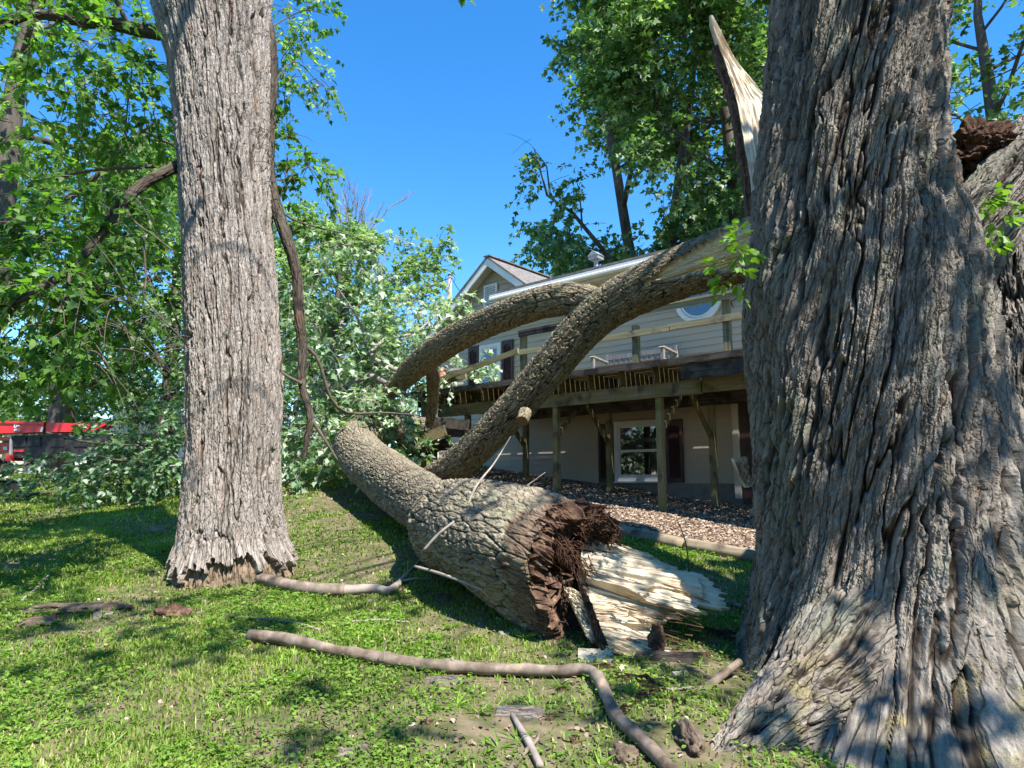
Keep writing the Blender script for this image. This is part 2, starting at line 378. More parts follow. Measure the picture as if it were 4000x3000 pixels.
m_, t_, b_, N_, L_ = nodes('pebbles'); r_ = ramp(t_, [(0, (.05, .03, .018)), (.3, (.14, .085, .05)), (.6, (.29, .205, .14)), (1, (.48, .40, .32))]); L_(attr(t_, 'tint'), r_.inputs[0]); L_(r_.outputs[0], b_.inputs['Base Color']); b_.inputs['Roughness'].default_value = .8; M['pebbles'] = m_
PT = [(.3, (.14, .12, .065)), (.55, (.23, .20, .115)), (.75, (.31, .28, .18))]
for k, ax in (('x', 0), ('y', 1), ('z', 2)):
    M['deck_' + k] = wood_mat('deck_' + k, ax, PT, (.035, .03, .02), .52, (.15, .15, .045))
M['deck_dark'] = wood_mat('deck_dark', 0, [(.3, (.05, .042, .034)), (.7, (.13, .11, .09))], (.02, .017, .014), .45)
M['rail_new'] = wood_mat('rail_new', 0, [(.3, (.22, .19, .10)), (.7, (.40, .35, .22))], (.06, .05, .035), .56)
M['joist'] = wood_mat('joist', 1, [(.3, (.10, .085, .045)), (.7, (.19, .165, .09))], (.03, .026, .018), .5, (.13, .13, .03))  # deck wood toned darker, under-deck shade put into the colour
M['bench'] = wood_mat('bench', 2, [(.3, (.17, .155, .145)), (.7, (.27, .25, .235))], (.2, .18, .16), .6)
M['timber'] = wood_mat('timber', 0, [(.3, (.20, .155, .10)), (.7, (.36, .30, .21))], (.06, .045, .03), .56)
M['siding'] = simple('siding', [(.3, (.44, .365, .275)), (.7, (.50, .42, .32))], 1.2, (1, 1, 6), .55, .03, .002, 5, .35)
M['white'] = simple('white', [(.3, (.70, .69, .66)), (.7, (.80, .79, .77))], 2.5, rough=.45)
M['cream'] = simple('cream', [(.3, (.52, .48, .40)), (.7, (.62, .58, .49))], 2.5, rough=.5)
M['cream2'] = simple('cream2', [(.3, (.62, .58, .42)), (.7, (.70, .66, .50))], 1, rough=.6)
M['shutter'] = simple('shutter', [(.3, (.05, .026, .026)), (.7, (.085, .045, .043))], 5, rough=.5)
M['shingle'] = simple('shingle', [(.3, (.10, .09, .085)), (.7, (.24, .22, .21))], 14, (1, .5, 1), .9, .4, .01)
M['concrete'] = simple('concrete', [(.3, (.16, .145, .125)), (.7, (.27, .25, .22))], 5, rough=.9, bmp=.2)
M['dark'] = simple('dark', [(.3, (.012, .012, .012)), (.7, (.03, .03, .03))], 4, rough=.6)
M['black_metal'] = simple('black_metal', [(.3, (.015, .014, .013)), (.7, (.04, .037, .035))], 9, rough=.5)
M['room'] = simple('room', [(.3, (.02, .02, .018)), (.7, (.04, .038, .034))], 2, rough=.9)
m_, t_, b_, N_, L_ = nodes('window_glass'); n_ = noise(t_, 1.2, 2); r_ = ramp(t_, [(.3, (.012, .015, .016)), (.7, (.03, .035, .034))]); L_(n_.outputs[0], r_.inputs[0]); L_(r_.outputs[0], b_.inputs['Base Color']); b_.inputs['Roughness'].default_value = .03; b_.inputs['Specular IOR Level'].default_value = 1.0; b_.inputs['IOR'].default_value = 1.7; M['glass'] = m_
M['red'] = simple('red', [(.3, (.55, .012, .018)), (.7, (.68, .02, .025))], 1.5, rough=.35, spec=.5)
M['sheet_metal'] = simple('sheet_metal', [(.3, (.30, .30, .30)), (.7, (.42, .42, .42))], 6, rough=.5, metal=.4)
M['pole'] = simple('pole', [(.3, (.26, .22, .19)), (.7, (.44, .39, .34))], 7, (1, 1, .15), .9)
M['bird'] = simple('bird', [(.32, (.17, .055, .035)), (.55, (.30, .11, .07)), (.68, (.62, .5, .44))], 26, (1, 1, .45), .6, .3, .004)
def pale_wood(name, ax_noise, cols, dirt):
    m, t, b, N, L = nodes(name)
    n = noise(t, 1.0, 7, ax_noise, .7, 'bk'); r = ramp(t, cols); L(n.outputs[0], r.inputs[0])
    n2 = noise(t, 3.2, 6); s = ramp(t, [(.54, (0, 0, 0)), (.68, (1, 1, 1))]); L(n2.outputs[0], s.inputs[0])
    c = mixc(t, math_(t, 'MULTIPLY', s.outputs[0], .7), r.outputs[0], dirt)
    dm = ramp(t, [(0, (.30, .20, .12)), (.5, (1, 1, 1)), (1, (1.15, 1.12, 1.05))]); L(attr(t, 'tint'), dm.inputs[0])
    c = mixc(t, 1.0, c, dm.outputs[0], 'MULTIPLY')
    L(c, b.inputs['Base Color']); b.inputs['Roughness'].default_value = .85; b.inputs['Specular IOR Level'].default_value = .15
    bump(t, b, n.outputs[0], .7, .012); return m
M['torn_wood'] = pale_wood('torn_wood', (70, 6, 20), [(.3, (.46, .37, .26)), (.5, (.63, .54, .40)), (.7, (.74, .67, .53))], (.25, .14, .075))
M['torn_brown'] = simple('torn_brown', [(.32, (.028, .014, .010)), (.5, (.085, .046, .030)), (.62, (.16, .095, .058)), (.75, (.33, .24, .15))], 15, rough=.9, bmp=1, bdist=.03, detail=10)
M['rot'] = simple('rot', [(.3, (.03, .015, .009)), (.6, (.10, .048, .026)), (.8, (.20, .10, .05))], 14, rough=.95, bmp=.8, bdist=.03, detail=7)
M['spike'] = pale_wood('spike', (6, 40, 10), [(.3, (.55, .43, .29)), (.5, (.72, .62, .47)), (.7, (.80, .73, .60))], (.45, .27, .14))
M['orange_wood'] = simple('orange_wood', [(.3, (.16, .055, .02)), (.5, (.36, .15, .05)), (.7, (.60, .33, .15))], 16, rough=.9, bmp=.9, bdist=.02, detail=9)
M['pole_branch'] = simple('pole_branch', [(.32, (.075, .052, .036)), (.46, (.17, .125, .09)), (.58, (.225, .18, .145)), (.70, (.42, .29, .185))], 9, (1, 1, 1), .75, .5, .008, 9)
M['rootwood'] = simple('rootwood', [(.32, (.05, .033, .022)), (.5, (.11, .08, .055)), (.7, (.21, .16, .115))], 14, (1, 1, 1), .9, .9, .02, 9)
M['text_white'] = simple('text_white', [(.3, (.75, .75, .75)), (.7, (.8, .8, .8))], 3, rough=.5)

# ------------------------------------------------------------------ ground, gravel
def sheet(name, xs, ys, zoff, mat, mask=None):
    X, Y = np.meshgrid(xs, ys); Z = ground(X, Y) + zoff
    if mask is not None: Z = Z + mask(X, Y)
    return new_mesh(name, np.stack([X, Y, Z], -1).reshape(-1, 3), [gridf(len(ys), len(xs), False)], mat)
xs = np.concatenate([np.linspace(-400, -32, 12), np.linspace(-30, -8, 60), np.linspace(-7.9, 8, 230), np.linspace(8.2, 30, 60), np.linspace(32, 400, 12)])
ys = np.concatenate([np.linspace(-60, -3, 10), np.linspace(-2, 2.4, 14), np.linspace(2.5, 14, 230), np.linspace(14.2, 34, 90), np.linspace(36, 900, 22)])
lawn = sheet('lawn_ground', xs, ys, 0, M['soil']); tag(lawn, kind='structure')
def house_xy(s, t): return HA[0] * s + HN[0] * (t + HC), HA[1] * s + HN[1] * (t + HC)
S, Tt = np.meshgrid(np.linspace(-10.9, -1.5, 120), np.linspace(-4.12, .02, 60))
Xg, Yg = house_xy(S, Tt)
edge = sstep(-4.12, -3.9, Tt) * sstep(-10.9, -10.3, S)
gz = ground(Xg, Yg) - .03 + .05 * edge
gv = new_mesh('gravel_bed', np.stack([Xg, Yg, gz], -1).reshape(-1, 3), [gridf(60, 120, False)], M['gravel']); tag(gv, kind='structure')

# ------------------------------------------------------------------ house (local x along the wall, y into the house)
HROT = math.atan2(HA[1], HA[0]); HLOC = (HN[0] * HC, HN[1] * HC, 0)
house = thing('house', 'tan lap sided house with a front gable and white trim behind the wooden deck', 'house', HLOC, HROT)
AP = (-10.9, 6.86); PI_ = .75                                        # gable wall apex and pitch
mb = MB(); z = 1.56; lap = .128
while z < AP[1] - .15:
    z1 = z + lap
    def ext(zz):
        if zz < 5.36: return -12.9, -1.0
        hw = (AP[1] - zz) / PI_
        return max(-12.9, AP[0] - hw), (-1.0 if zz < 5.72 else AP[0] + hw)
    a0, b0 = ext(z); a1, b1 = ext(min(z1, AP[1]))
    if z < 5.72 <= z1: b1 = -1.0
    mb.add([(a0, -.026, z), (b0, -.026, z), (b1, -.005, z1 + .004), (a1, -.005, z1 + .004), (a0, -.002, z), (b0, -.002, z)], [[(0, 1, 2, 3), (4, 5, 1, 0)]])
    z = z1
mb.build('siding', M['siding'], house)
MB().box((-12.88, .004, .9), (-1.0, 7, 5.7)).build('wall', M['siding'], house)
MB().box((-12.86, -.012, .6), (-1.0, .003, 1.56)).build('foundation', M['concrete'], house)
MB().prism([(-12.88, 5.3), (AP[0], AP[1] - .03), (-8.82, 5.3)], 1, .003, .9).build('gable_wall', M['siding'], house)
# gable roof: shingle slabs, rakes, soffit
def slab(nm, s0, z0, s1, z1, t0, t1, th, mat):
    return MB().prism([(s0, z0), (s1, z1), (s1, z1 + th), (s0, z0 + th)], 1, t0, t1).build(nm, mat, house)
ez = .06
slab('roof', -13.28, AP[1] + ez - PI_ * 2.38, AP[0], AP[1] + ez, -.36, 6.8, .05, M['shingle'])
slab('roof', AP[0], AP[1] + ez, -8.6, AP[1] + ez - PI_ * 2.3, -.36, 6.8, .05, M['shingle'])
for sg, e in ((-1, 2.36), (1, 1.3)):
    rk = MB().prism([(AP[0], AP[1] + .055), (AP[0] + sg * e, AP[1] + .055 - PI_ * e), (AP[0] + sg * e, AP[1] - .13 - PI_ * e), (AP[0], AP[1] - .13)][::sg], 1, -.34, -.30)
    rk.build('rake_board', M['white'], house)
    MB().prism([(AP[0], AP[1] - .03), (AP[0] + sg * e, AP[1] - .03 - PI_ * e), (AP[0] + sg * e, AP[1] - .05 - PI_ * e), (AP[0], AP[1] - .05)][::sg], 1, -.30, -.03).build('soffit', M['cream'], house)
MB().box((AP[0] - .1, -.37, AP[1] + .1), (AP[0] + .1, 6.7, AP[1] + .125)).build('ridge_cap', M['shingle'], house)
# main eave with gutter, fascia, soffit and low roof
def zr(t): return 5.93 + .30 * (t + .50)
MB().prism([(-.50, zr(-.50)), (6.9, zr(6.9)), (6.9, zr(6.9) + .05), (-.50, zr(-.50) + .05)], 0, -10.5, -.6).build('roof', M['shingle'], house)
MB().prism([(-.50, 5.78), (-.40, 5.78), (-.38, 5.80), (-.38, 5.915), (-.51, 5.915), (-.51, 5.86), (-.53, 5.84), (-.53, 5.80)], 0, -10.66, -.6).build('gutter', M['white'], house)
MB().box((-10.52, -.377, 5.72), (-.6, -.35, 5.92)).build('fascia_board', M['cream'], house)
sf = MB().box((-10.5, -.348, 5.715), (-.6, -.03, 5.735))
for k in range(60): sf.box((-10.45 + k * .165, -.34, 5.706), (-10.33 + k * .165, -.04, 5.713))
sf.build('soffit', M['cream'], house)
MB().box((-10.45, -.062, 5.56), (-.6, -.03, 5.712)).build('frieze_board', M['cream'], house)
MB().box((-5.10, -.06, 1.3), (-4.98, -.028, 3.1)).build('corner_board', M['cream'], house); MB().box((-12.98, -.06, 1.56), (-12.86, .05, 5.3)).build('corner_board', M['cream'], house)
dr = MB().box((-4.96, -.05, 1.2), (-4.05, -.03, 3.05)).build('door', M['shutter'], house)
# gable vent
v = MB(); s0, s1, z0, z1 = -11.22, -10.88, 5.83, 6.31
v.box((s0 - .05, -.07, z0 - .05), (s1 + .05, -.03, z0)).box((s0 - .05, -.07, z1), (s1 + .05, -.03, z1 + .05)).box((s0 - .05, -.07, z0), (s0, -.03, z1)).box((s1, -.07, z0), (s1 + .05, -.03, z1))
gvn = v.build('gable_vent', M['white'], house)
v = MB()
for k in range(9):
    zz = z0 + .008 + k * (z1 - z0) / 9
    v.add([(s0, -.062, zz), (s1, -.062, zz), (s1, -.034, zz + .042), (s0, -.034, zz + .042), (s0, -.058, zz - .006), (s1, -.058, zz - .006)], [[(0, 1, 2, 3), (5, 4, 3, 2), (4, 5, 1, 0)]])
v.build('louvre', M['white'], gvn)
def window(s0, s1, z0, z1, sash=True, blinds=False):
    f = MB(); o = .085
    for a in ((s0, z0, s1, z0 + o), (s0, z1 - o, s1, z1), (s0, z0 + o, s0 + o, z1 - o), (s1 - o, z0 + o, s1, z1 - o)):
        f.box((a[0], -.085, a[1]), (a[2], -.028, a[3]))
    i = .045; a, b, c, d = s0 + o, s1 - o, z0 + o, z1 - o
    for q in ((a, c, b, c + i), (a, d - i, b, d), (a, c + i, a + i, d - i), (b - i, c + i, b, d - i)):
        f.box((q[0], -.064, q[1]), (q[2], -.03, q[3]))
    if sash: f.box((a + i, -.068, (c + d) / 2 - .025), (b - i, -.034, (c + d) / 2 + .025))
    f.box((s0 - .03, -.10, z0 - .03), (s1 + .03, -.03, z0 - .002))
    fo = f.build('window', M['white'], house)
    MB().box((a + i, -.05, c + i), (b - i, -.044, d - i)).build('pane', M['glass'], fo)
    if blinds:
        bl = MB()
        for k in range(26):
            zz = c + i + .02 + k * (d - c - 2 * i - .03) / 26
            bl.box((a + i + .02, -.0555, zz), (a + i + .25, -.0515, zz + .006))
    return fo
window(-11.40, -10.70, 3.62, 4.87)
window(-7.58, -6.46, 1.60, 2.79, blinds=True)
def shutter(s0, s1, z0, z1):
    f = MB(); o = .055; m_ = z0 + .36 * (z1 - z0)
    for a in ((s0, z0, s1, z0 + .09), (s0, z1 - .09, s1, z1), (s0, z0 + .09, s0 + o, z1 - .09), (s1 - o, z0 + .09, s1, z1 - .09)):
        f.box((a[0], -.065, a[1]), (a[2], -.028, a[3]))
    f.prism([(s0 + o, z1 - .09), (s1 - o, z1 - .09), (s1 - o, z1 - .15), ((s0 + s1) / 2 + .04, z1 - .105), ((s0 + s1) / 2 - .04, z1 - .105), (s0 + o, z1 - .15)], 1, -.063, -.03)
    so = f.build('shutter', M['shutter'], house)
    l = MB().box((s0 + o, -.034, z0 + .09), (s1 - o, -.03, z1 - .09)); n = int((z1 - z0 - .2) / .036)
    for k in range(n):
        zz = z0 + .092 + k * .036
        l.add([(s0 + o, -.06, zz), (s1 - o, -.06, zz), (s1 - o, -.036, zz + .03), (s0 + o, -.036, zz + .03), (s0 + o, -.055, zz - .005), (s1 - o, -.055, zz - .005)], [[(0, 1, 2, 3), (5, 4, 3, 2), (4, 5, 1, 0)]])
    l.build('louvre', M['shutter'], so)
for q in ((-11.80, -11.45, 3.55, 4.90), (-10.67, -10.33, 3.55, 4.90), (-7.98, -7.62, 1.58, 2.77), (-6.42, -6.08, 1.58, 2.77)): shutter(*q)
# round window
def ring(s, z, r0, r1, t0, t1, k=64):
    V = []; a = np.linspace(0, 2 * math.pi, k, endpoint=False)
    for r, t in ((r0, t0), (r1, t0), (r1, t1), (r0, t1)): V += [(s + r * math.cos(q), t, z + r * math.sin(q)) for q in a]
    i = np.arange(k); j = (i + 1) % k; F_ = [np.stack([i + b * k, j + b * k, j + ((b + 1) % 4) * k, i + ((b + 1) % 4) * k], 1) for b in range(4)]
    return V, F_
rw = MB(); rw.add(*ring(-5.65, 5.03, .385, .475, -.09, -.03)); rw.add(*ring(-5.65, 5.03, .335, .376, -.07, -.03)); rwo = rw.build('round_window', M['white'], house, smooth=False)
a = np.linspace(0, 2 * math.pi, 48, endpoint=False); MB().prism([(-5.65 + .34 * math.cos(q), 5.03 + .34 * math.sin(q)) for q in a], 1, -.05, -.044).build('pane', M['glass'], rwo)
vc = MB(); vc.tube([(-8.67, 1.0, 6.3), (-8.67, 1.0, 6.72)], .055, 10).box((-8.8, .87, 6.72), (-8.54, 1.13, 6.80)).prism([(-8.82, 6.80), (-8.52, 6.80), (-8.67, 6.92)], 1, .86, 1.14).build('roof_vent', M['sheet_metal'], house)
# downspout with elbow on the gravel by the wall
ds = MB(); p0 = P(2868, 1925, 10.6)
# ------------------------------------------------------------------ deck
deck = thing('wooden_deck', 'weathered raised wooden deck on posts along the tan house', 'deck', HLOC, HROT)
def rz(s, t): 
    x, y = house_xy(s, t); return float(ground(x, y))
bd = MB(); t = -2.6
while t < -.1:
    s = -11.0
    while s < -1.6:
        s2 = min(s + random.choice((2.4, 3.0, 3.6)), -1.6); dz = random.uniform(-.003, .003)
        bd.box((s + .002, t, 3.392 + dz), (s2 - .002, t + .138, 3.428 + dz)); s = s2
    t += .1505
dk = bd.build('decking', M['deck_x'], deck)
MB().box((-11.05, -2.645, 3.335), (-7.9, -2.602, 3.432)).box((-7.895, -2.648, 3.338), (-4.8, -2.602, 3.436)).box((-4.79, -2.645, 3.34), (-1.6, -2.602, 3.436)).build('nosing', M['deck_dark'], deck)
s = -10.9
while s < -1.7:
    MB().box((s, -2.44, 3.135), (s + .04, -.075, 3.388)).build('joist', M['joist'], deck); s += .62
MB().box((-4.75, -2.601, 3.10), (-1.6, -2.562, 3.332)).build('rim_joist', M['deck_dark'], deck)
MB().box((-11.0, -.073, 3.12), (-1.6, -.03, 3.388)).build('ledger', M['deck_dark'], deck)
MB().box((-10.45, -2.28, 2.915), (-4.6, -2.20, 3.13)).build('beam', M['deck_x'], deck)
MB().box((-4.58, -2.27, 2.93), (-1.6, -2.19, 3.13)).build('beam', M['deck_x'], deck)
MB().box((-10.3, -.80, 2.90), (-1.6, -.72, 3.13)).build('beam', M['deck_dark'], deck)
def post(s, t, z1, wd=.1):
    z0 = rz(s, t) - .15
    return MB().box((s - wd / 2, t - wd / 2, z0), (s + wd / 2, t + wd / 2, z1)).build('post', M['deck_z'], deck)
for s in (-10.95, -9.67, -7.43, -5.36, -2.6):
    po = post(s, -2.17 if s > -10 else -1.9, 2.913, .10)
    if s > -9.7: MB().bar((s + .002, -2.11, 2.42), (s + .002, -1.35, 3.13), .045, .09, (0, -1, 1)).build('brace', M['joist'], deck)
for s in (-9.34, -7.25, -5.15, -3.0):
    post(s, -.76, 2.898)
    MB().bar((s, -.82, 2.35), (s, -1.60, 3.13), .045, .09, (0, 1, 1)).build('brace', M['joist'], deck)
for s in (-7.87, -5.53, -4.02, -2.2):
    MB().box((s - .048, -2.60, 3.44), (s + .048, -2.505, 4.262 if s != -5.53 else 4.05)).build('railing_post', M['deck_z'], deck)
MB().bar((-10.24, -2.55, 3.43), (-10.30, -2.5, 4.15), .10, .10, (0, 1, 0)).build('railing_post', M['rail_new'], deck)
MB().box((-7.9, -2.642, 3.86), (-4.90, -2.602, 3.955)).build('railing_board', M['rail_new'], deck)
MB().box((-4.885, -2.644, 3.87), (-1.6, -2.602, 3.965)).build('railing_board', M['rail_new'], deck)
MB().box((-5.9, -2.66, 4.265), (-1.6, -2.49, 4.305)).box((-5.9, -2.643, 4.19), (-1.6, -2.603, 4.262)).build('railing_board', M['rail_new'], deck)
MB().box((-7.92, -2.66, 4.265), (-6.0, -2.49, 4.305)).box((-7.92, -2.643, 4.19), (-6.0, -2.603, 4.262)).build('railing_board', M['deck_dark'], deck)
b1 = MB().bar((-7.90, -2.67, 3.93), (-10.75, -2.70, 3.47), .04, .10).build('railing_board', M['deck_x'], deck); b1['label'] = 'broken railing board hanging down to the left'
b2 = MB().bar((-9.3, -2.60, 3.62), (-10.5, -2.74, 3.46), .04, .09).build('railing_board', M['deck_x'], deck)
# collapsed stair and frame at the far end of the deck
cst = thing('collapsed_stair', 'dark collapsed wooden stair frame under the broken left end of the deck', 'stairs', tuple(P(1650, 1800, 13.4)))
cl = np.array(cst.location)
def cbar(a, b, wd, ht, mat, up=(0, 0, 1), nm='board'):
    return MB().bar(P(*a) - cl, P(*b) - cl, wd, ht, up).build(nm, mat, cst)
cbar((1585, 1640, 13.6), (1830, 1660, 12.9), .05, .2, M['deck_dark'])
cbar((1600, 1685, 14.2), (1900, 1690, 13.6), .05, .2, M['deck_dark'])
cbar((1530, 1765, 13.3), (1740, 1680, 13.0), .06, .21, M['joist'])
cbar((1505, 1740, 13.2), (1590, 1625, 13.4), .25, .035, M['deck_x'])
cbar((1530, 1760, 13.5), (1650, 1660, 13.8), .26, .04, M['deck_dark'])
cbar((1600, 1800, 14.5), (1760, 1720, 14.2), .06, .2, M['deck_dark'])
for k in range(5): cbar((1560 + k * 45, 1760 - k * 6, 13.6 + .1 * k), (1650 + k * 45, 1775 - k * 9, 15 + .1 * k), .14, .035, M['deck_dark'])
cbar((1655, 1825, 14.0), (1655, 1560, 14.0), .1, .1, M['deck_z'], (0, 1, 0), 'post')
cbar((1590, 1600, 13.8), (1605, 1700, 13.9), .09, .09, M['deck_z'], (0, 1, 0), 'post')
# bench on the deck
bn = thing('garden_bench', 'weathered grey slatted wooden garden bench on the deck against the siding', 'bench', HLOC, HROT)
x0, x1 = -7.6, -6.0
MB().box((x0, -.30, 4.03), (x1, -.26, 4.12)).build('top_rail', M['bench'], bn)
MB().box((x0, -.30, 3.84), (x1, -.26, 3.88)).build('lower_rail', M['bench'], bn)
k = x0 + .1
while k < x1 - .08:
    MB().box((k, -.292, 3.882), (k + .055, -.27, 4.028)).build('slat', M['bench'], bn); k += .118
sb = MB()
for j in range(5): sb.box((x0 + .05, -.78 + j * .1, 3.83), (x1 - .05, -.70 + j * .1, 3.852))
sb.build('seat', M['bench'], bn)
for x in (x0, x1 - .06):
    MB().box((x, -.31, 3.43), (x + .06, -.25, 4.14)).build('leg', M['bench'], bn)
    MB().box((x, -.82, 3.43), (x + .06, -.76, 4.02)).build('leg', M['bench'], bn)
    MB().prism([(-.88, 4.02), (-.80, 4.055), (-.30, 4.0), (-.30, 3.97), (-.80, 4.02)], 0, x - .015, x + .075).build('armrest', M['bench'], bn)
# bird ornament
bx, by = house_xy(-10.72, -1.9)
bird = thing('bird_ornament', 'rust brown bird ornament with white speckles standing on the deck corner', 'ornament', (bx, by, 3.43))
prof = [(.01, .0), (.05, .01), (.045, .05), (.07, .10), (.13, .2), (.185, .30), (.19, .36), (.15, .43), (.085, .475), (.062, .50), (.065, .535), (.07, .56), (.05, .60), (.01, .615)]
V, Fq, _ = tube_np([(0, 0, z) for r, z in prof], [r for r, z in prof], 28); V[:, 1] *= .72
bm_ = MB().add(V, [Fq]); bm_.build('body', M['bird'], bird, True)
MB().tube([(.05, -.04, .555), (.10, -.05, .548), (.125, -.055, .53)], [.02, .012, .003], 8).build('beak', M['deadwood'], bird, True)
MB().prism([(-.11, .07), (.11, .07), (.06, .22), (-.06, .22)], 1, -.115, -.06).build('tail', M['bird'], bird)
# wrought iron scroll on the wall
sc_ = MB()
def spiral(s, z, r, turns, a0, sgn):
    q = np.linspace(0, 1, 40); rr = r * (1 - .85 * q); an = a0 + sgn * q * turns * 2 * math.pi
    return [(s + a * math.cos(b), -.06, z + a * math.sin(b)) for a, b in zip(rr, an)]
for q in ((-5.08, 5.28, .09, 1.6, 3, 1), (-4.78, 5.33, .10, 1.7, 0, -1), (-4.85, 5.12, .09, 1.4, 4, 1), (-5.22, 5.12, .06, 1.5, 1, -1)): sc_.tube(spiral(*q), .009, 6)
sc_.tube([(-5.1, -.06, 4.72), (-5.0, -.06, 5.0), (-4.9, -.06, 5.42)], .011, 6).tube([(-5.14, -.06, 4.80), (-4.9, -.06, 4.9), (-4.75, -.06, 5.1)], .010, 6).tube([(-4.98, -.06, 4.75), (-5.07, -.06, 5.0), (-5.0, -.06, 5.3)], .010, 6)
tag(sc_.build('wall_scroll', M['black_metal'], None, True), 'black wrought iron scroll ornament hung on the siding beside the round window', 'ornament')
o = bpy.data.objects['wall_scroll']; o.location = HLOC; o.rotation_euler = (0, 0, HROT)

# ------------------------------------------------------------------ foliage helpers
MAPLE = np.array([(0, 0), (.30, .04), (.22, .2), (.54, .40), (.25, .45), (.2, .62), (0, 1), (-.2, .62), (-.25, .45), (-.54, .40), (-.22, .2), (-.30, .04)], float)
STAR = np.array([(0, 0), (.30, .12), (.52, .48), (.2, .5), (0, 1), (-.2, .5), (-.52, .48), (-.30, .12)], float)
KITE = np.array([(0, 0), (.36, .42), (0, 1), (-.36, .42)], float)
OVAL = np.array([(0, 0), (.24, .2), (.3, .5), (.18, .8), (0, 1), (-.18, .8), (-.3, .5), (-.24, .2)], float)
RNG = np.random.default_rng(11)
def unit(v): return v / (np.linalg.norm(v, axis=-1, keepdims=True) + 1e-9)
class Leaves:
    def __init__(s): s.p = []; s.d = []; s.n = []; s.z = []; s.t = []
    def add(s, p, d, n, z, t): s.p.append(p); s.d.append(d); s.n.append(n); s.z.append(z); s.t.append(t)
    def cat(s): return [np.concatenate(q) for q in (s.p, s.d, s.n, s.z, s.t)]
    def build(s, name, mat, parent, tmpl=MAPLE, loc=(0, 0, 0), keep=None, droop=.22):
        p, d, n, z, t = s.cat()
        if keep is not None:
            k = keep(p); p, d, n, z, t = p[k], d[k], n[k], z[k], t[k]
        d = unit(d); n = n - d * np.sum(n * d, 1, keepdims=True); n = unit(n); sd = np.cross(d, n)
        x = tmpl[:, 0][None, :, None]; y = tmpl[:, 1][None, :, None]
        cur = RNG.uniform(.3, 1.6, len(p))[:, None, None]
        V = p[:, None] + z[:, None, None] * (x * sd[:, None] + y * d[:, None] + (-droop * cur * y * y + .25 * np.abs(x)) * n[:, None])
        k = len(tmpl); Fc = np.arange(len(p) * k).reshape(-1, k)
        return new_mesh(name, V.reshape(-1, 3) - np.array(loc), [Fc], mat, parent, False, {'tint': np.repeat(np.clip(t, 0, 1), k)})
def spray(LV, TW, start, d, length, nl, lsize, tint, sd=.18, droop=.5, twr=.006):
    d = d / np.linalg.norm(d); q = np.linspace(0, 1, 6)[:, None]
    side = np.cross(d, (0, 0, 1)); side /= np.linalg.norm(side) + 1e-6
    wob = random.uniform(-.18, .18)
    path = start + length * (d * q + side * wob * q ** 2 + np.array((0, 0, -droop)) * q ** 2)
    if TW is not None: TW.tube(path, np.linspace(twr, twr * .35, 6), 4, caps=False)
    s = RNG.uniform(.15, 1.0, nl); ix = s * 5
    pos = np.stack([np.interp(ix, np.arange(6), path[:, k]) for k in range(3)], 1)
    sg = RNG.choice((-1, 1), nl)[:, None]
    pd = d + side * sg * RNG.uniform(.3, 1.2, (nl, 1)) + RNG.normal(0, .35, (nl, 3)) + np.array((0, 0, -.55))
    pos = pos + unit(pd) * lsize * RNG.uniform(.2, .6, (nl, 1))
    nr = np.array((0, 0, 1.0)) + RNG.normal(0, .55, (nl, 3))
    LV.add(pos, pd, nr, lsize * RNG.uniform(.6, 1.15, nl), np.clip(RNG.normal(tint, sd, nl), 0, 1))
def cluster(LV, TW, c, rad, n, slen, nl, lsize, tint, sd=.18, droop=.5, bias=(0, 0, 0), out=.6):
    c = np.array(c, float); rad = np.array(rad, float)
    for _ in range(n):
        o = RNG.normal(0, .5, 3); o = o / max(1, np.linalg.norm(o))
        d = unit(o * rad) * out + np.array(bias) + RNG.normal(0, .35, 3)
        spray(LV, TW, c + o * rad, d, slen * random.uniform(.6, 1.25), nl, lsize, np.clip(tint + random.uniform(-.12, .12), 0, 1), sd, droop)
def pxcluster(LV, TW, px, py, d, rx, ry, n, slen, nl, lsize, tint, dd=None, **k):
    k_ = d / F
    cluster(LV, TW, P(px, py, d), (rx * k_, dd if dd else (rx + ry) * .5 * k_, ry * k_), n, slen, nl, lsize, tint, **k)
def outside_view(p, mx=120, top=-90):
    y = p[:, 1] * CP + (p[:, 2] - CAMZ) * SP; zz = -p[:, 1] * SP + (p[:, 2] - CAMZ) * CP
    yy = np.maximum(y, .01); px = 2000 + F * p[:, 0] / yy; py = 1500 - F * zz / yy
    return (y < .2) | (px < -mx) | (px > 4000 + mx) | (py < top)
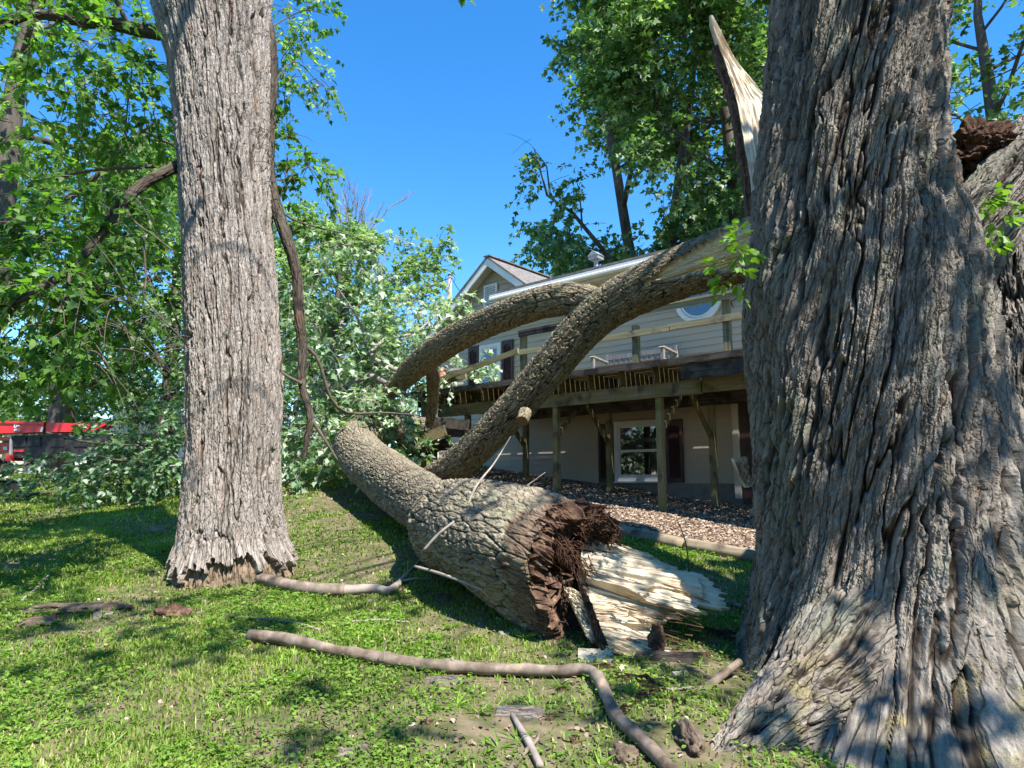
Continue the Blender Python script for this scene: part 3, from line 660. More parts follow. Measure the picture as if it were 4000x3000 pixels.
def gen_tree(name, label, base, height, crown, tr, nspray, lsize, tint, seed, lmat, low=.3, limbs=11, nl=9, slen=1.2, tmpl=KITE, lean=(0, 0), group=None, sd=.2, stems=1, bmat='bark_far', shape=.75, keep=None):
    """a whole tree: tapered trunk with limbs, branch ends carrying sprays of leaves"""
    rs = np.random.default_rng(seed); random.seed(seed)
    base = np.array(base, float); th = thing(name, label, 'tree', tuple(base), 0, group)
    W_ = MB(); LV = Leaves(); ends = []
    for st in range(stems):
        ang = rs.uniform(0, 6.28); off = np.array((math.cos(ang), math.sin(ang), 0)) * (crown * .35 if stems > 1 else 0)
        q = np.linspace(0, 1, 9)[:, None]
        ctr = q * np.array((lean[0], lean[1], height * .92)) + off * q ** 1.3 + np.cumsum(rs.normal(0, .012 * height, (9, 3)) * (1, 1, 0), 0) * q
        W_.tube(ctr, tr * (1 - .86 * np.linspace(0, 1, 9)) * (1.15 if stems == 1 else .7), 10)
        for i in range(limbs):
            f = low + (1 - low) * (i + rs.uniform(0, .8)) / limbs
            f = min(f, .97); p0 = np.array([np.interp(f * 8, np.arange(9), ctr[:, k]) for k in range(3)])
            a = i * 2.4 + rs.uniform(-.5, .5) + st * 1.3
            prof_ = math.sin(math.pi * min(1, max(.05, (f - low * .6) / (1 - low * .6))) ** shape) * .85 + .22
            ln = crown * prof_ * rs.uniform(.8, 1.15)
            dr = np.array((math.cos(a), math.sin(a), rs.uniform(.25, .9)))
            dr /= np.linalg.norm(dr); r0 = tr * (1 - .86 * f) * .42
            s = np.linspace(0, 1, 6)[:, None]
            lp = p0 + ln * (dr * s + np.array((0, 0, .18)) * s ** 2 + rs.normal(0, .05, (6, 3)) * s)
            if keep and not keep(lp[-1:] + base)[0]: continue
            W_.tube(lp, np.linspace(r0, r0 * .18, 6), 6)
            nb = max(3, int(4 + ln * 1.1))
            for b in range(nb):
                g = rs.uniform(.25, 1); q0 = np.array([np.interp(g * 5, np.arange(6), lp[:, k]) for k in range(3)])
                bd_ = dr + rs.normal(0, .75, 3); bd_ /= np.linalg.norm(bd_); bl = ln * rs.uniform(.22, .5)
                bp = np.stack([q0, q0 + bd_ * bl * .5 + rs.normal(0, .05 * bl, 3), q0 + bd_ * bl + (0, 0, -.08 * bl)])
                if keep and not keep(bp[-1:] + base)[0]: continue
                W_.tube(bp, [r0 * .3, r0 * .18, r0 * .07], 4, caps=False)
                for e in (.45, .75, 1.0): ends.append(bp[0] * (1 - e) + bp[2] * e)
    ends = np.array(ends)
    for k in range(nspray):
        e = ends[rs.integers(len(ends))] + rs.normal(0, .22, 3) * crown * .16
        d = unit(e - np.array((lean[0] * .5, lean[1] * .5, height * .5))) + rs.normal(0, .6, 3)
        spray(LV, W_ if k % 3 == 0 else None, e, d, slen * rs.uniform(.5, 1.2), nl, lsize, np.clip(tint + rs.normal(0, .12), 0, 1), sd, .35, .01)
    W_.build('trunk', M[bmat], th, True)
    kk = (lambda p: keep(p + base)) if keep else None
    LV.build('crown', M[lmat], th, tmpl, keep=kk)
    return th
def edges_path(rows, d):
    out = []
    for py, xl, xr in rows:
        tl = ray(xl, py)[0]; tr = ray(xr, py)[0]; al, ar = math.atan(tl), math.atan(tr); c = (al + ar) / 2
        z = ray((xl + xr) / 2, py)[1]
        out.append((d * math.tan(c), d, CAMZ + z * d, d / math.cos(c) * math.sin((ar - al) / 2)))
    return out

# ------------------------------------------------------------------ standing maple (grey bark, left of the log)
pts = edges_path([(0, 585, 1062), (150, 625, 1052), (300, 662, 1050), (700, 703, 1052), (1200, 722, 1082), (1500, 730, 1092), (1800, 722, 1092), (2000, 702, 1100), (2120, 682, 1118), (2220, 655, 1150), (2330, 640, 1168)], 7.2)
top = np.array(pts[0]); pts = [tuple(top + (-.05, .1, 1.6, .06)), tuple(top + (-.03, .05, .8, .02))] + pts
bot = pts[-1]; pts.append((bot[0], bot[1], bot[2] - .25, bot[3] * 1.12)); pts = pts[::-1]
mloc = (pts[0][0], pts[0][1], .55)
maple = thing('maple_tree', 'tall standing maple with pale grey shaggy bark and jagged bark edge at its base', 'tree', mloc)
def lobes(dirs, hgt, pw=5):
    def f(r, ang, V, L, D):
        for dx, dy, am in dirs:
            k = np.clip(D[..., 0] * dx + D[..., 1] * dy, 0, 1) ** pw
            r = r + am * k * np.exp(-V / hgt)
        return r
    return f
def maple_post(r, dsp, m, h, ang, V, L, D):
    jag = .60 + .10 * vn(ang * 6.5, ang * 0, ang * 0 + 3, 5) + .055 * vn(np.floor(ang * 15) * 7.3, ang * 0, ang * 0, 9)
    k = sstep(.012, -.012, V - jag)
    dsp = dsp * (1 - .3 * k) - .05 * k + .012 * k * vn(ang * 22, V * 26, ang * 0, 4) + .03 * (1 - k) * sstep(.16, 0, V - jag)
    return r, dsp, np.maximum(m, k), np.maximum(h, k * .7)
trunk_mesh('trunk', pts, 560, 900, M['bark_grey'], maple, mloc, .05, .06, .30, .0, 3, shape=lobes([(1, -.25, .20), (-.85, -.5, .22), (.1, -1, .06), (-.9, .5, .15), (.3, .9, .2)], .26), post=maple_post, flaky=1.55)
def limb(name, pp, mat, parent, loc, nu=70, nv=220, amp=.02, wc=.05, lc=.16, seed=5, ref=None, shape=None, post=None, twist=0, warp=.5, flaky=0):
    path = [(*P(a, b, c), r) for a, b, c, r in pp]
    return trunk_mesh(name, path, nu, nv, M[mat], parent, loc, amp, wc, lc, twist, seed, ref, shape, post, warp, flaky)
limb('limb', [(680, 130, 7.2, .085), (560, 118, 7.15, .078), (420, 88, 7.1, .072), (330, 82, 7.1, .066), (230, 64, 7.05, .055), (110, 58, 7.0, .05), (20, 95, 6.95, .045), (-150, 150, 6.9, .04)], 'bark_dark', maple, mloc, 50, 160, .018)
limb('limb', [(760, 610, 7.2, .07), (700, 645, 7.1, .062), (610, 690, 6.9, .055), (545, 730, 6.8, .052), (470, 800, 6.6, .048), (430, 860, 6.5, .045), (385, 930, 6.4, .04), (270, 1050, 6.2, .034), (120, 1150, 6.0, .03), (-60, 1235, 5.9, .026)], 'bark_dark', maple, mloc, 50, 200, .014)
limb('limb', [(1010, 60, 7.5, .13), (1040, 160, 7.5, .115), (1048, 330, 7.5, .10), (1042, 560, 7.45, .085), (1050, 700, 7.4, .075), (1085, 830, 7.35, .068), (1130, 960, 7.3, .06), (1160, 1080, 7.3, .056), (1166, 1210, 7.3, .052), (1182, 1360, 7.3, .048), (1180, 1500, 7.25, .04), (1212, 1630, 7.2, .034), (1198, 1720, 7.2, .028), (1188, 1790, 7.2, .018)], 'bark_dark', maple, mloc, 50, 260, .014)
TW = MB(); LV = Leaves(); TWP = (maple, 'twig', mloc)
def twigpx(TB, pp, r0, r1):
    q = crom([P(*a) for a in pp], 16); MB().tube(q, np.linspace(r0, r1, 16), 7).build('twig', M[TWP[1]], TWP[0], True, TWP[2])
for pp, a, b in (([(500, 95, 7.1), (470, 40, 7.0), (430, -40, 6.9)], .03, .02), ([(215, 62, 7), (190, 10, 7), (160, -50, 7)], .028, .02), ([(620, 120, 7.1), (640, 60, 7.1), (600, -20, 7)], .02, .012),
    ([(110, 60, 7), (130, 110, 6.9), (240, 140, 6.8), (420, 178, 6.8)], .018, .006), ([(600, 650, 7.3), (480, 655, 7.3), (330, 670, 7.4), (220, 700, 7.4)], .025, .012),
    ([(430, 850, 6.5), (470, 780, 6.5), (520, 860, 6.4), (600, 920, 6.3), (690, 990, 6.3)], .015, .006), ([(275, 1045, 6.2), (255, 1160, 6.1), (190, 1280, 6.0), (150, 1400, 5.9), (125, 1520, 5.8)], .016, .005),
    ([(560, 920, 6.4), (570, 1100, 6.4), (560, 1150, 6.3), (620, 1230, 6.2), (720, 1330, 6.2)], .012, .005), ([(1215, 1635, 7.2), (1270, 1720, 7.2), (1320, 1800, 7.2)], .022, .01), ([(1165, 1330, 7.3), (1240, 1400, 7.4), (1290, 1550, 7.5), (1360, 1612, 7.6), (1500, 1612, 7.8), (1640, 1622, 8)], .022, .008),
    ([(1060, 780, 7.4), (1130, 850, 7.5), (1230, 885, 7.6), (1400, 930, 7.8), (1500, 1000, 7.9)], .014, .004), ([(1180, 1500, 7.2), (1100, 1450, 7.2), (1110, 1380, 7.2)], .02, .008), ([(1048, 350, 7.6), (1150, 240, 8), (1250, 330, 8.2), (1300, 350, 8.3)], .014, .004), ([(1040, 120, 7.6), (1120, 70, 8), (1200, 40, 8), (1280, 60, 8)], .012, .004)):
    twigpx(TW, pp, a, b)
C1 = lambda *a, **k: pxcluster(LV, TW, *a, **k)
# leaves hanging in front on the left
for q in ((120, 70, 6.6, 200, 90, 30, .5, 14, .10, .42), (430, 150, 6.9, 220, 130, 34, .5, 14, .10, .36), (250, 300, 7.2, 260, 200, 60, .6, 14, .105, .40), (560, 350, 7.5, 140, 260, 40, .6, 14, .105, .40), (60, 420, 6.6, 120, 120, 22, .5, 14, .10, .55),
          (130, 520, 8, 200, 150, 34, .6, 14, .11, .46), (450, 560, 8, 240, 160, 46, .6, 14, .11, .44), (330, 760, 6.6, 200, 90, 34, .5, 14, .10, .30), (250, 930, 6.3, 220, 130, 48, .55, 14, .105, .30), (100, 960, 6.2, 160, 120, 30, .5, 13, .11, .34),
          (480, 1000, 6.6, 180, 150, 40, .5, 14, .10, .28), (620, 1120, 7, 90, 160, 26, .5, 14, .10, .25), (200, 1150, 6, 220, 120, 44, .55, 13, .105, .28), (80, 1270, 5.9, 140, 100, 26, .45, 13, .105, .27), (350, 1270, 6, 190, 130, 40, .5, 13, .10, .28), (280, 1390, 5.9, 150, 60, 18, .4, 13, .10, .33), (30, 1400, 5.8, 70, 50, 8, .35, 12, .10, .30), (600, 1330, 6.6, 80, 90, 12, .4, 12, .09, .28)):
    q = list(q); q[5] = max(3, int(q[5] * .8)); q[-1] += .10
    C1(*q, sd=.17, droop=.55)
# right side of the trunk: sunny sprays high up, hanging sprays along the broken limb
for q in ((1120, 30, 8.5, 60, 60, 10, .4, 12, .085, .72), (1230, 30, 8.5, 70, 35, 7, .35, 12, .08, .74), (1110, 180, 8.5, 70, 70, 13, .45, 12, .085, .74), (1170, 160, 8.6, 60, 50, 9, .4, 12, .08, .76), (1200, 270, 8.7, 70, 50, 9, .4, 12, .08, .76), (1110, 280, 8.6, 60, 50, 9, .4, 12, .08, .70), (1270, 335, 8.7, 35, 25, 4, .3, 11, .075, .75), (1110, 355, 8.4, 35, 30, 5, .3, 10, .085, .5),
          (1075, 440, 7.3, 40, 70, 12, .35, 12, .105, .30), (1095, 560, 7.3, 45, 90, 16, .4, 12, .105, .32), (1085, 690, 7.3, 45, 70, 12, .4, 12, .10, .28), (1180, 640, 7.6, 60, 40, 8, .4, 11, .09, .55), (1260, 690, 7.7, 50, 50, 8, .4, 11, .085, .6), (1230, 620, 7.7, 40, 30, 5, .3, 11, .085, .62)):
    C1(*q, sd=.16, droop=.6)
# crown above the picture, only there to throw shade
for _ in range(34):
    a = random.uniform(0, 6.28); r = 5.5 * math.sqrt(random.random()); cluster(LV, None, (mloc[0] - 2.2 + .85 * r * math.cos(a), mloc[1] + 2.2 + .85 * r * math.sin(a), random.uniform(9, 13)), (1.1, 1.1, .7), 9, .8, 10, .16, .4)
tag(TW.build('twigs', M['twig'], maple, True, mloc), kind='stuff')
inview_keep = lambda p: outside_view(p) | (p[:, 2] < 7.6) 
LV.build('foliage', M['leaf_green'], maple, MAPLE, mloc, keep=lambda p: ~((np.abs(p[:, 0] + 2.95) < .68) & (p[:, 1] < 7.4) & (p[:, 2] < 7.5)) & (outside_view(p, 0, 0) | (p[:, 0] / p[:, 1] < -.262)))

# ------------------------------------------------------------------ big broken tree on the right
rows = [(0, 3030, 3722), (400, 2988, 3706), (800, 2952, 3722), (1000, 2938, 3780), (1300, 2924, 3842), (1800, 2940, 3890), (2200, 2956, 3930), (2500, 2930, 4010), (2700, 2900, 4120), (2900, 2880, 4300)]
pts = edges_path(rows, 4.8); top = np.array(pts[0]); pts = [tuple(top + (1.9, .3, 3.4, -.22)), tuple(top + (.75, .1, 1.5, -.10)), tuple(top + (.2, .03, .6, -.02))] + pts  # unseen trunk top bent right so sun reaches the limb and splinter
bot = pts[-1]; pts.append((bot[0] + .05, bot[1], bot[2] - .35, bot[3] * 1.05)); pts = pts[::-1]
oloc = (pts[3][0], 4.8, .3)
old = thing('broken_tree', 'huge old tree at the right with deeply furrowed grey bark and a split top', 'tree', oloc)
def old_shape(r, ang, V, L, D):
    for dx, dy, am, hh, pw in ((-.66, -.75, .95, .26, 10), (-.97, .2, .25, .30, 7), (.2, -.98, 1.15, .42, 4), (.75, -.65, 1.1, .75, 4), (.97, .2, .5, .8, 4)):
        r = r + am * np.clip(D[..., 0] * dx + D[..., 1] * dy, 0, 1) ** pw * np.exp(-np.maximum(V - .72, 0) / hh)
    r = r + .05 * np.sin(ang * 5 + V * .9) * np.exp(-V / 2.2) + .02 * np.sin(ang * 9 + 1.7 * V)
    return r
def old_post(r, dsp, m, h, ang, V, L, D):
    k = sstep(.68, .80, fbm(D[..., 0] * 2.5, D[..., 1] * 2.5, V * 1.2, 77, 3) * .5 + .5) * sstep(.2, .8, D[..., 0])
    return r, dsp - .02 * k, np.maximum(m, k * .8), h
trunk_mesh('trunk', pts, 1050, 1500, M['bark_old'], old, oloc, .088, .115, 1.15, -.045, 12, shape=old_shape, post=old_post, flaky=1.15)
limb('broken_stem', [(3620, 1290, 5.4, .30), (3730, 1040, 5.35, .30), (3840, 872, 5.3, .29), (3970, 708, 5.35, .285), (4107, 533, 5.5, .28), (4300, 300, 5.7, .27)], 'bark_old', old, oloc, 420, 480, .07, .09, .7, 31, flaky=1.4)
limb('fork_stem', [(4040, 1500, 5.25, .40), (3975, 1230, 5.35, .38), (3960, 1060, 5.45, .36), (4040, 880, 5.55, .33), (4180, 660, 5.7, .30)], 'bark_old', old, oloc, 300, 320, .075, .07, .12, 39, flaky=1.4)
limb('root', [(3420, 2480, 4.35, .42), (3230, 2680, 4.02, .30), (3080, 2800, 3.82, .22), (2960, 2900, 3.66, .165), (2850, 2990, 3.52, .12), (2740, 3080, 3.38, .05)], 'bark_old', old, oloc, 260, 320, .035, .07, .12, 41, flaky=1.5)
limb('side_stem', [(4060, 2250, 4.9, .36), (4010, 1950, 4.85, .33), (3985, 1700, 4.85, .31), (3972, 1480, 4.9, .30), (3965, 1330, 4.95, .25), (3958, 1262, 5.0, .12)], 'bark_old', old, oloc, 360, 420, .075, .07, .12, 37, flaky=1.5)
def blob(name, c, rad, mat, parent, loc, seed, amp=.3, fr=6, n=90, smooth=True):
    a = np.linspace(0, 2 * math.pi, n, endpoint=False); b = np.linspace(-math.pi / 2 + .02, math.pi / 2 - .02, n // 2)
    A, B = np.meshgrid(a, b); D = np.stack([np.cos(A) * np.cos(B), np.sin(A) * np.cos(B), np.sin(B)], -1)
    k = 1 + amp * fbm(D[..., 0] * fr * .5 + seed, D[..., 1] * fr * .5, D[..., 2] * fr * .5, seed, 4)
    X = D * np.array(rad) * k[..., None] + np.array(c) - np.array(loc)
    return new_mesh(name, X.reshape(-1, 3), [gridf(n // 2, n, True), [tuple(range(n - 1, -1, -1))], [tuple((n // 2 - 1) * n + i for i in range(n))]], M[mat], parent, smooth, {'tint': np.full(X.size // 3, .5)})
def rowslab(name, left, right, mat, parent, loc, nu=60, nv=120, amp=.02, fu=20, fv=3, thick=.1, thv=(0, 1, 0), seed=3, jag=0, steps=0, taper=True, tintf=None):
    """a torn wooden slab between two 3-D curves: fibres run from the left curve to the right one"""
    A = crom(left, nv); B = crom(right, nv); s = np.linspace(0, 1, nv)[:, None]; t = np.linspace(0, 1, nu)[None, :]
    e = np.ones((nv, 1))
    if jag: e = 1 - jag * (_h(np.floor(s * 26).astype(np.int64), np.zeros_like(s).astype(np.int64), np.zeros_like(s).astype(np.int64), seed) ** 1.5) - .4 * jag * _h(np.floor(s * 71).astype(np.int64), np.ones_like(s).astype(np.int64), np.zeros_like(s).astype(np.int64), seed)
    T = t * e
    X = A[:, None] * (1 - T[..., None]) + B[:, None] * T[..., None]
    N_ = unit(np.cross(B - A, np.gradient(A + B, axis=0)));  th_ = np.array(thv, float)
    N_ = np.where((N_ @ th_)[:, None] > 0, -N_, N_)
    Sg = np.broadcast_to(s, T.shape)
    d = amp * fbm(Sg * fu, T * fv, Sg * 0 + seed, seed, 4) + .6 * amp * fbm(Sg * fu * 4, T * fv * 2, Sg * 0, seed + 4, 2)
    if steps:
        q = Sg * 9 + 1.2 * fbm(T * 3, Sg * 4, Sg * 0, seed + 6, 2); 
        st = _h(np.floor(q).astype(np.int64), np.zeros(q.shape, np.int64), np.zeros(q.shape, np.int64), seed + 8)
        brk = .35 + .6 * _h(np.floor(q).astype(np.int64), np.ones(q.shape, np.int64), np.zeros(q.shape, np.int64), seed + 9)
        d = d + steps * (st - .5) + steps * .9 * np.where(T < brk, .5, -.5)
    Fr = X + N_[:, None] * d[..., None]
    tk = thick * (1 - (.85 if taper else 0) * T)
    Bk = X + th_ * tk[..., None] - N_[:, None] * 0
    nn = nu * nv; f1 = gridf(nv, nu, False); f2 = f1[:, ::-1] + nn
    idx = np.arange(nn).reshape(nv, nu); rim = []
    for line in (idx[0, :], idx[:, -1], idx[-1, ::-1], idx[::-1, 0]): rim.append(np.stack([line[:-1], line[1:], line[1:] + nn, line[:-1] + nn], 1))
    V = np.concatenate([Fr.reshape(-1, 3), Bk.reshape(-1, 3)]) - np.array(loc)
    tn = (np.full(T.shape, .5) if tintf is None else tintf(Sg, T)); tn = np.concatenate([tn.ravel(), tn.ravel() * .6])
    wl = np.linalg.norm(np.diff((A + B) / 2, axis=0), axis=1).sum(); ll = np.linalg.norm(B - A, axis=1).mean()
    bk_ = np.stack([Sg * wl, T * ll, d * 1.0], -1).reshape(-1, 3); bk_ = np.concatenate([bk_, bk_])
    return new_mesh(name, V, [f1, f2] + rim, M[mat], parent, False, {'tint': tn, 'bk': bk_})
# pale splinter standing up behind the trunk
sp_l = [P(2772, 62, 6.7), P(2805, 170, 6.7), P(2850, 300, 6.7), P(2885, 430, 6.7), P(2905, 560, 6.7), P(2930, 700, 6.7), P(2945, 860, 6.7)]
sp_r = [P(2780, 62, 6.75), P(2838, 170, 6.75), P(2905, 270, 6.8), P(2965, 350, 6.8), P(3010, 410, 6.8), P(3040, 600, 6.8), P(3050, 860, 6.8)]
o_ = rowslab('splinter', sp_l, sp_r, 'spike', old, oloc, 40, 160, .026, 3, 14, .16, (.25, 1, 0), 5, taper=False); o_['label'] = 'pale freshly split wooden spike'
bl_ = [np.array(p) + (-.035, .06, 0) for p in sp_l[1:]]; br_ = [np.array(p) + (.012, .01, 0) for p in sp_l[1:]]
rowslab('splinter_bark', bl_, br_, 'torn_brown', old, oloc, 14, 120, .02, 9, 3, .12, (.1, 1, 0), 8, taper=False)
limb('splinter_base', [(3120, 2000, 5.6, .3), (3080, 1500, 6.1, .24), (3020, 1100, 6.6, .17), (3000, 900, 6.8, .14), (2990, 780, 6.85, .06)], 'bark_old', old, oloc, 80, 90, .03, .06, .2, 44)
# rotten broken wood on the right
blob('torn_wood', P(3800, 610, 5.55), (.40, .22, .24), 'rot', old, oloc, 15, .7, 7, 160, False)
blob('torn_wood', P(3920, 560, 5.35), (.16, .12, .07), 'torn_brown', old, oloc, 16, .7, 8, 90, False)
rowslab('torn_wood', [P(3865, 1235, 4.95), P(3870, 1265, 4.9), P(3875, 1290, 4.88)], [P(4010, 1240, 4.95), P(4015, 1262, 4.9), P(4005, 1285, 4.88)], 'orange_wood', old, oloc, 40, 30, .03, 6, 3, .1, (0, 1, -.3), 19, .2, tintf=lambda s, t: .12 + 0 * s)
rowslab('orange_wood', [P(3888, 1740, 4.62), P(3925, 1730, 4.58), P(3960, 1760, 4.56)], [P(3872, 1990, 4.58), P(3910, 2010, 4.54), P(3950, 1980, 4.54)], 'orange_wood', old, oloc, 60, 40, .025, 9, 3, .12, (0, 1, 0), 25, .3)
rowslab('orange_wood', [P(3725, 890, 5.0), P(3735, 930, 4.98), P(3750, 960, 4.98)], [P(3770, 880, 5.05), P(3778, 920, 5.02), P(3772, 960, 5.02)], 'orange_wood', old, oloc, 30, 30, .02, 9, 3, .05, (0, 1, 0), 26, .3)
rowslab('torn_wood', [P(2865, 1790, 5.3), P(2885, 1850, 5.3), P(2915, 1905, 5.3)], [P(2925, 1780, 5.3), P(2935, 1850, 5.3), P(2945, 1900, 5.3)], 'torn_wood', old, oloc, 30, 40, .02, 6, 3, .06, (0, 1, 0), 29, .1)
LV2 = Leaves(); TW2 = MB()
for q in ((3800, 800, 4.55, 60, 35, 7, .12, 7, .085, .45), (3880, 850, 4.6, 45, 30, 5, .12, 6, .08, .55), (3840, 930, 4.6, 30, 25, 4, .1, 5, .075, .8), (3970, 860, 4.8, 40, 20, 3, .1, 5, .07, .3)): pxcluster(LV2, None, *q, sd=.15, droop=.2)
LV2.build('sprout_leaves', M['weed'], old, OVAL, oloc, droop=.15); TW2.tube([P(3790, 960, 4.75), P(3830, 860, 4.6), P(3880, 800, 4.58)], [.007, .005, .003], 5); TW2.build('stem', M['twig'], old, True, oloc)
LV2 = Leaves(); TW2 = MB()
for q in ((2900, 950, 4.4, 35, 40, 5, .14, 6, .075, .35), (2860, 1030, 4.4, 45, 45, 8, .14, 6, .075, .35), (2830, 1080, 4.4, 40, 20, 4, .12, 6, .075, .4)): pxcluster(LV2, None, *q, sd=.15, droop=.2)
LV2.build('sprout_leaves', M['weed'], old, OVAL, oloc, droop=.15); TW2.tube([P(2960, 1000, 4.45), P(2900, 990, 4.4), P(2850, 1050, 4.4)], [.006, .005, .003], 5); TW2.build('stem', M['twig'], old, True, oloc)
LV3 = Leaves(); W3 = MB()
random.seed(21); RNG = np.random.default_rng(21)
SHADE = [(4.6, .8, 7.6, 1.3), (5.3, 1.6, 8.6, 1.0)] + [(gx + 3.37, gy - 4.64, 9 + .5 * k % 1.5, r) for k, (gx, gy, r) in enumerate(((-3.6, 5.2, .75), (-2.5, 5.4, .6), (-1.2, 4.9, .4), (-.7, 3.8, .35), (.5, 3.5, .35), (-1.9, 3.6, .3), (-4.2, 4.6, .5), (1.1, 4.2, .4), (-4.6, 6.6, .8), (-.5, 6.3, .5), (2.2, 5.6, .7), (-5.6, 7.6, .8), (-2.6, 4.3, .35), (.35, 6.4, .75), (1.6, 5.7, .5), (-3.2, 6.2, .4)))]  # leaf clumps out of view, placed so their shade falls on chosen spots
tp = np.array(pts[-1][:3])
for x, y, z, r in SHADE:
    cluster(LV3, None, (x, y, z), (r, r, r * .6), int(26 * r * r), .7, 11, .16, .4)
    W3 = MB(); W3.tube(crom([tp - (0, 0, .4), (tp + (x, y, z)) / 2 + (0, 0, .5), (x, y, z)], 8), np.linspace(.03, .01, 8), 6); W3.build('branch', M['bark_far'], old, True, oloc)
LV3.build('crown', M['leaf_green'], old, STAR, oloc, keep=lambda p: outside_view(p))  # crown above the frame, shaped only by the shade it throws

# ------------------------------------------------------------------ fallen trunk
random.seed(5); RNG = np.random.default_rng(5)
floc = tuple(P(1950, 2300, 6.3)); floc = (floc[0], floc[1], float(ground(floc[0], floc[1])))
log = thing('fallen_log', 'massive fallen trunk lying on the lawn with a splintered pale and rotten brown broken end', 'fallen tree', floc)
LP = [(2235, 2245, 5.40, .50), (2160, 2207, 5.52, .50), (2030, 2150, 5.78, .485), (1900, 2092, 6.2, .455), (1800, 2050, 6.8, .42), (1748, 2022, 7.35, .36), (1690, 1985, 7.9, .325), (1610, 1935, 8.7, .34), (1510, 1862, 9.7, .355), (1425, 1795, 10.6, .35), (1388, 1740, 11.2, .34), (1410, 1700, 11.7, .31), (1455, 1680, 12.1, .27), (1530, 1670, 12.6, .22), (1640, 1665, 13.2, .16), (1750, 1665, 13.8, .12)]
LQ = [(*P(a, b, c), r) for a, b, c, r in LP]
def log_shape(r, ang, V, L, D):
    bul = .10 * np.clip(-D[..., 0] * .5 - D[..., 2] * .3 + .3, 0, 1) * np.exp(-((V - 1.75) / .35) ** 2)
    return r + bul + .035 * np.sin(ang * 4 + V * 1.3) * np.exp(-V / 2)
def log_post(r, dsp, m, h, ang, V, L, D):
    e = .20 + .10 * vn(ang * 3.2, ang * 0, ang * 0, 8) + .06 * vn(ang * 11, V * 4, ang * 0, 9)
    k = sstep(.03, -.03, V - e)
    return r, dsp - .012 * k, np.maximum(m, k * .62), h
TILT = .42
def tilt_mesh(o, org, ax, dn, fall):
    """lean the broken end: the lower side reaches further along the axis"""
    me = o.data; n = len(me.vertices); c = np.empty(n * 3, np.float32); me.vertices.foreach_get('co', c); c = c.reshape(-1, 3)
    q = c + np.array(floc) - org; along = q @ ax; up = q[:, 2]
    c += (ax[None, :] * (-TILT * up * np.exp(np.minimum(0, along) / fall))[:, None]); me.vertices.foreach_set('co', c.ravel().astype(np.float32)); me.update()
org = np.array(LQ[0][:3]); ax = unit(org - np.array(LQ[1][:3]))
bk, _ = trunk_mesh('bark', LQ, 560, 900, M['bark_log'], log, floc, .036, .05, .15, .03, 51, shape=log_shape, post=log_post, warp=.7)
tilt_mesh(bk, org, ax, 0, .8)
# torn rim and hollow
kk = 420; aa = np.linspace(0, 2 * math.pi, kk, endpoint=False)
T_, N_, B_ = frames(crom(LQ, 40)[:, :3]); n0, b0 = N_[0], B_[0]
rows_ = []
for r, al in ((.505, -.02), (.475, .04), (.42, .07), (.37, .03), (.32, -.05), (.2, -.07), (.02, -.06)):
    jit = .05 * vn(np.cos(aa) * 4, np.sin(aa) * 4, aa * 0 + r * 9, 6) + .03 * vn(np.cos(aa) * 13, np.sin(aa) * 13, aa * 0 + r * 30, 7)
    jit = jit + .03 * vn(np.cos(aa) * 30, np.sin(aa) * 30, aa * 0 + r * 50, 8); rr = r * (1 + jit); rows_.append(org + ax * (al + 1.5 * jit)[:, None] + rr[:, None] * (np.cos(aa)[:, None] * n0 + np.sin(aa)[:, None] * b0))
rim = new_mesh('torn_rim', np.concatenate(rows_) - np.array(floc), [gridf(len(rows_), kk, True)], M['torn_brown'], log, False, {'tint': np.full(kk * len(rows_), .5)}); tilt_mesh(rim, org, ax, 0, .8)
# splintered wood running on to the right
A_ = [P(2330, 2085, 5.75), P(2300, 2170, 5.5), P(2290, 2270, 5.25), P(2310, 2380, 5.0), P(2350, 2480, 4.85), P(2380, 2545, 4.78)]
B_r = [P(2560, 2175, 5.65), P(2680, 2235, 5.5), P(2800, 2272, 5.35), P(2862, 2335, 5.2), P(2850, 2405, 5.05), P(2720, 2405, 5.0), P(2600, 2415, 4.95), P(2590, 2480, 4.85), P(2660, 2560, 4.72), P(2695, 2590, 4.68), P(2560, 2598, 4.7)]
def tw_tint(s, t):
    q = fbm(s * 7, t * 2.2, s * 0, 71, 3)
    return np.clip(.62 + .35 * q - .40 * sstep(.26, .05, s) * sstep(.75, .45, t) - .25 * sstep(.12, .0, t), 0, 1)
LA = [P(2290, 2095, 5.62), P(2268, 2180, 5.4), P(2290, 2270, 5.18)]
RA = [P(2500, 2150, 5.62), P(2680, 2228, 5.46), P(2800, 2268, 5.3), P(2860, 2333, 5.14), P(2842, 2400, 5.04), P(2735, 2402, 5.02)]
LB = [P(2262, 2240, 5.34), P(2285, 2330, 5.16), P(2320, 2420, 5.02)]
RB = [P(2800, 2385, 5.2), P(2730, 2412, 5.14), P(2640, 2420, 5.08), P(2585, 2455, 5.0)]
LC = [P(2290, 2380, 5.12), P(2325, 2460, 4.96), P(2372, 2545, 4.82)]
RC = [P(2590, 2440, 5.06), P(2575, 2485, 4.96), P(2650, 2530, 4.82), P(2702, 2590, 4.70), P(2555, 2602, 4.72)]
tlow = lambda s, t: np.clip(.66 + .3 * fbm(s * 7, t * 2.2, s * 0, 72, 3) - .25 * sstep(.12, .0, t), 0, 1)
rowslab('splintered_wood', LA, RA, 'torn_wood', log, floc, 200, 260, .034, 15, 1.6, .14, (-.05, .75, -.55), 61, .16, .028, tintf=tw_tint)
rowslab('splintered_wood', LB, RB, 'torn_wood', log, floc, 160, 200, .034, 14, 1.8, .10, (-.05, .75, -.45), 62, .3, .03, tintf=tlow)
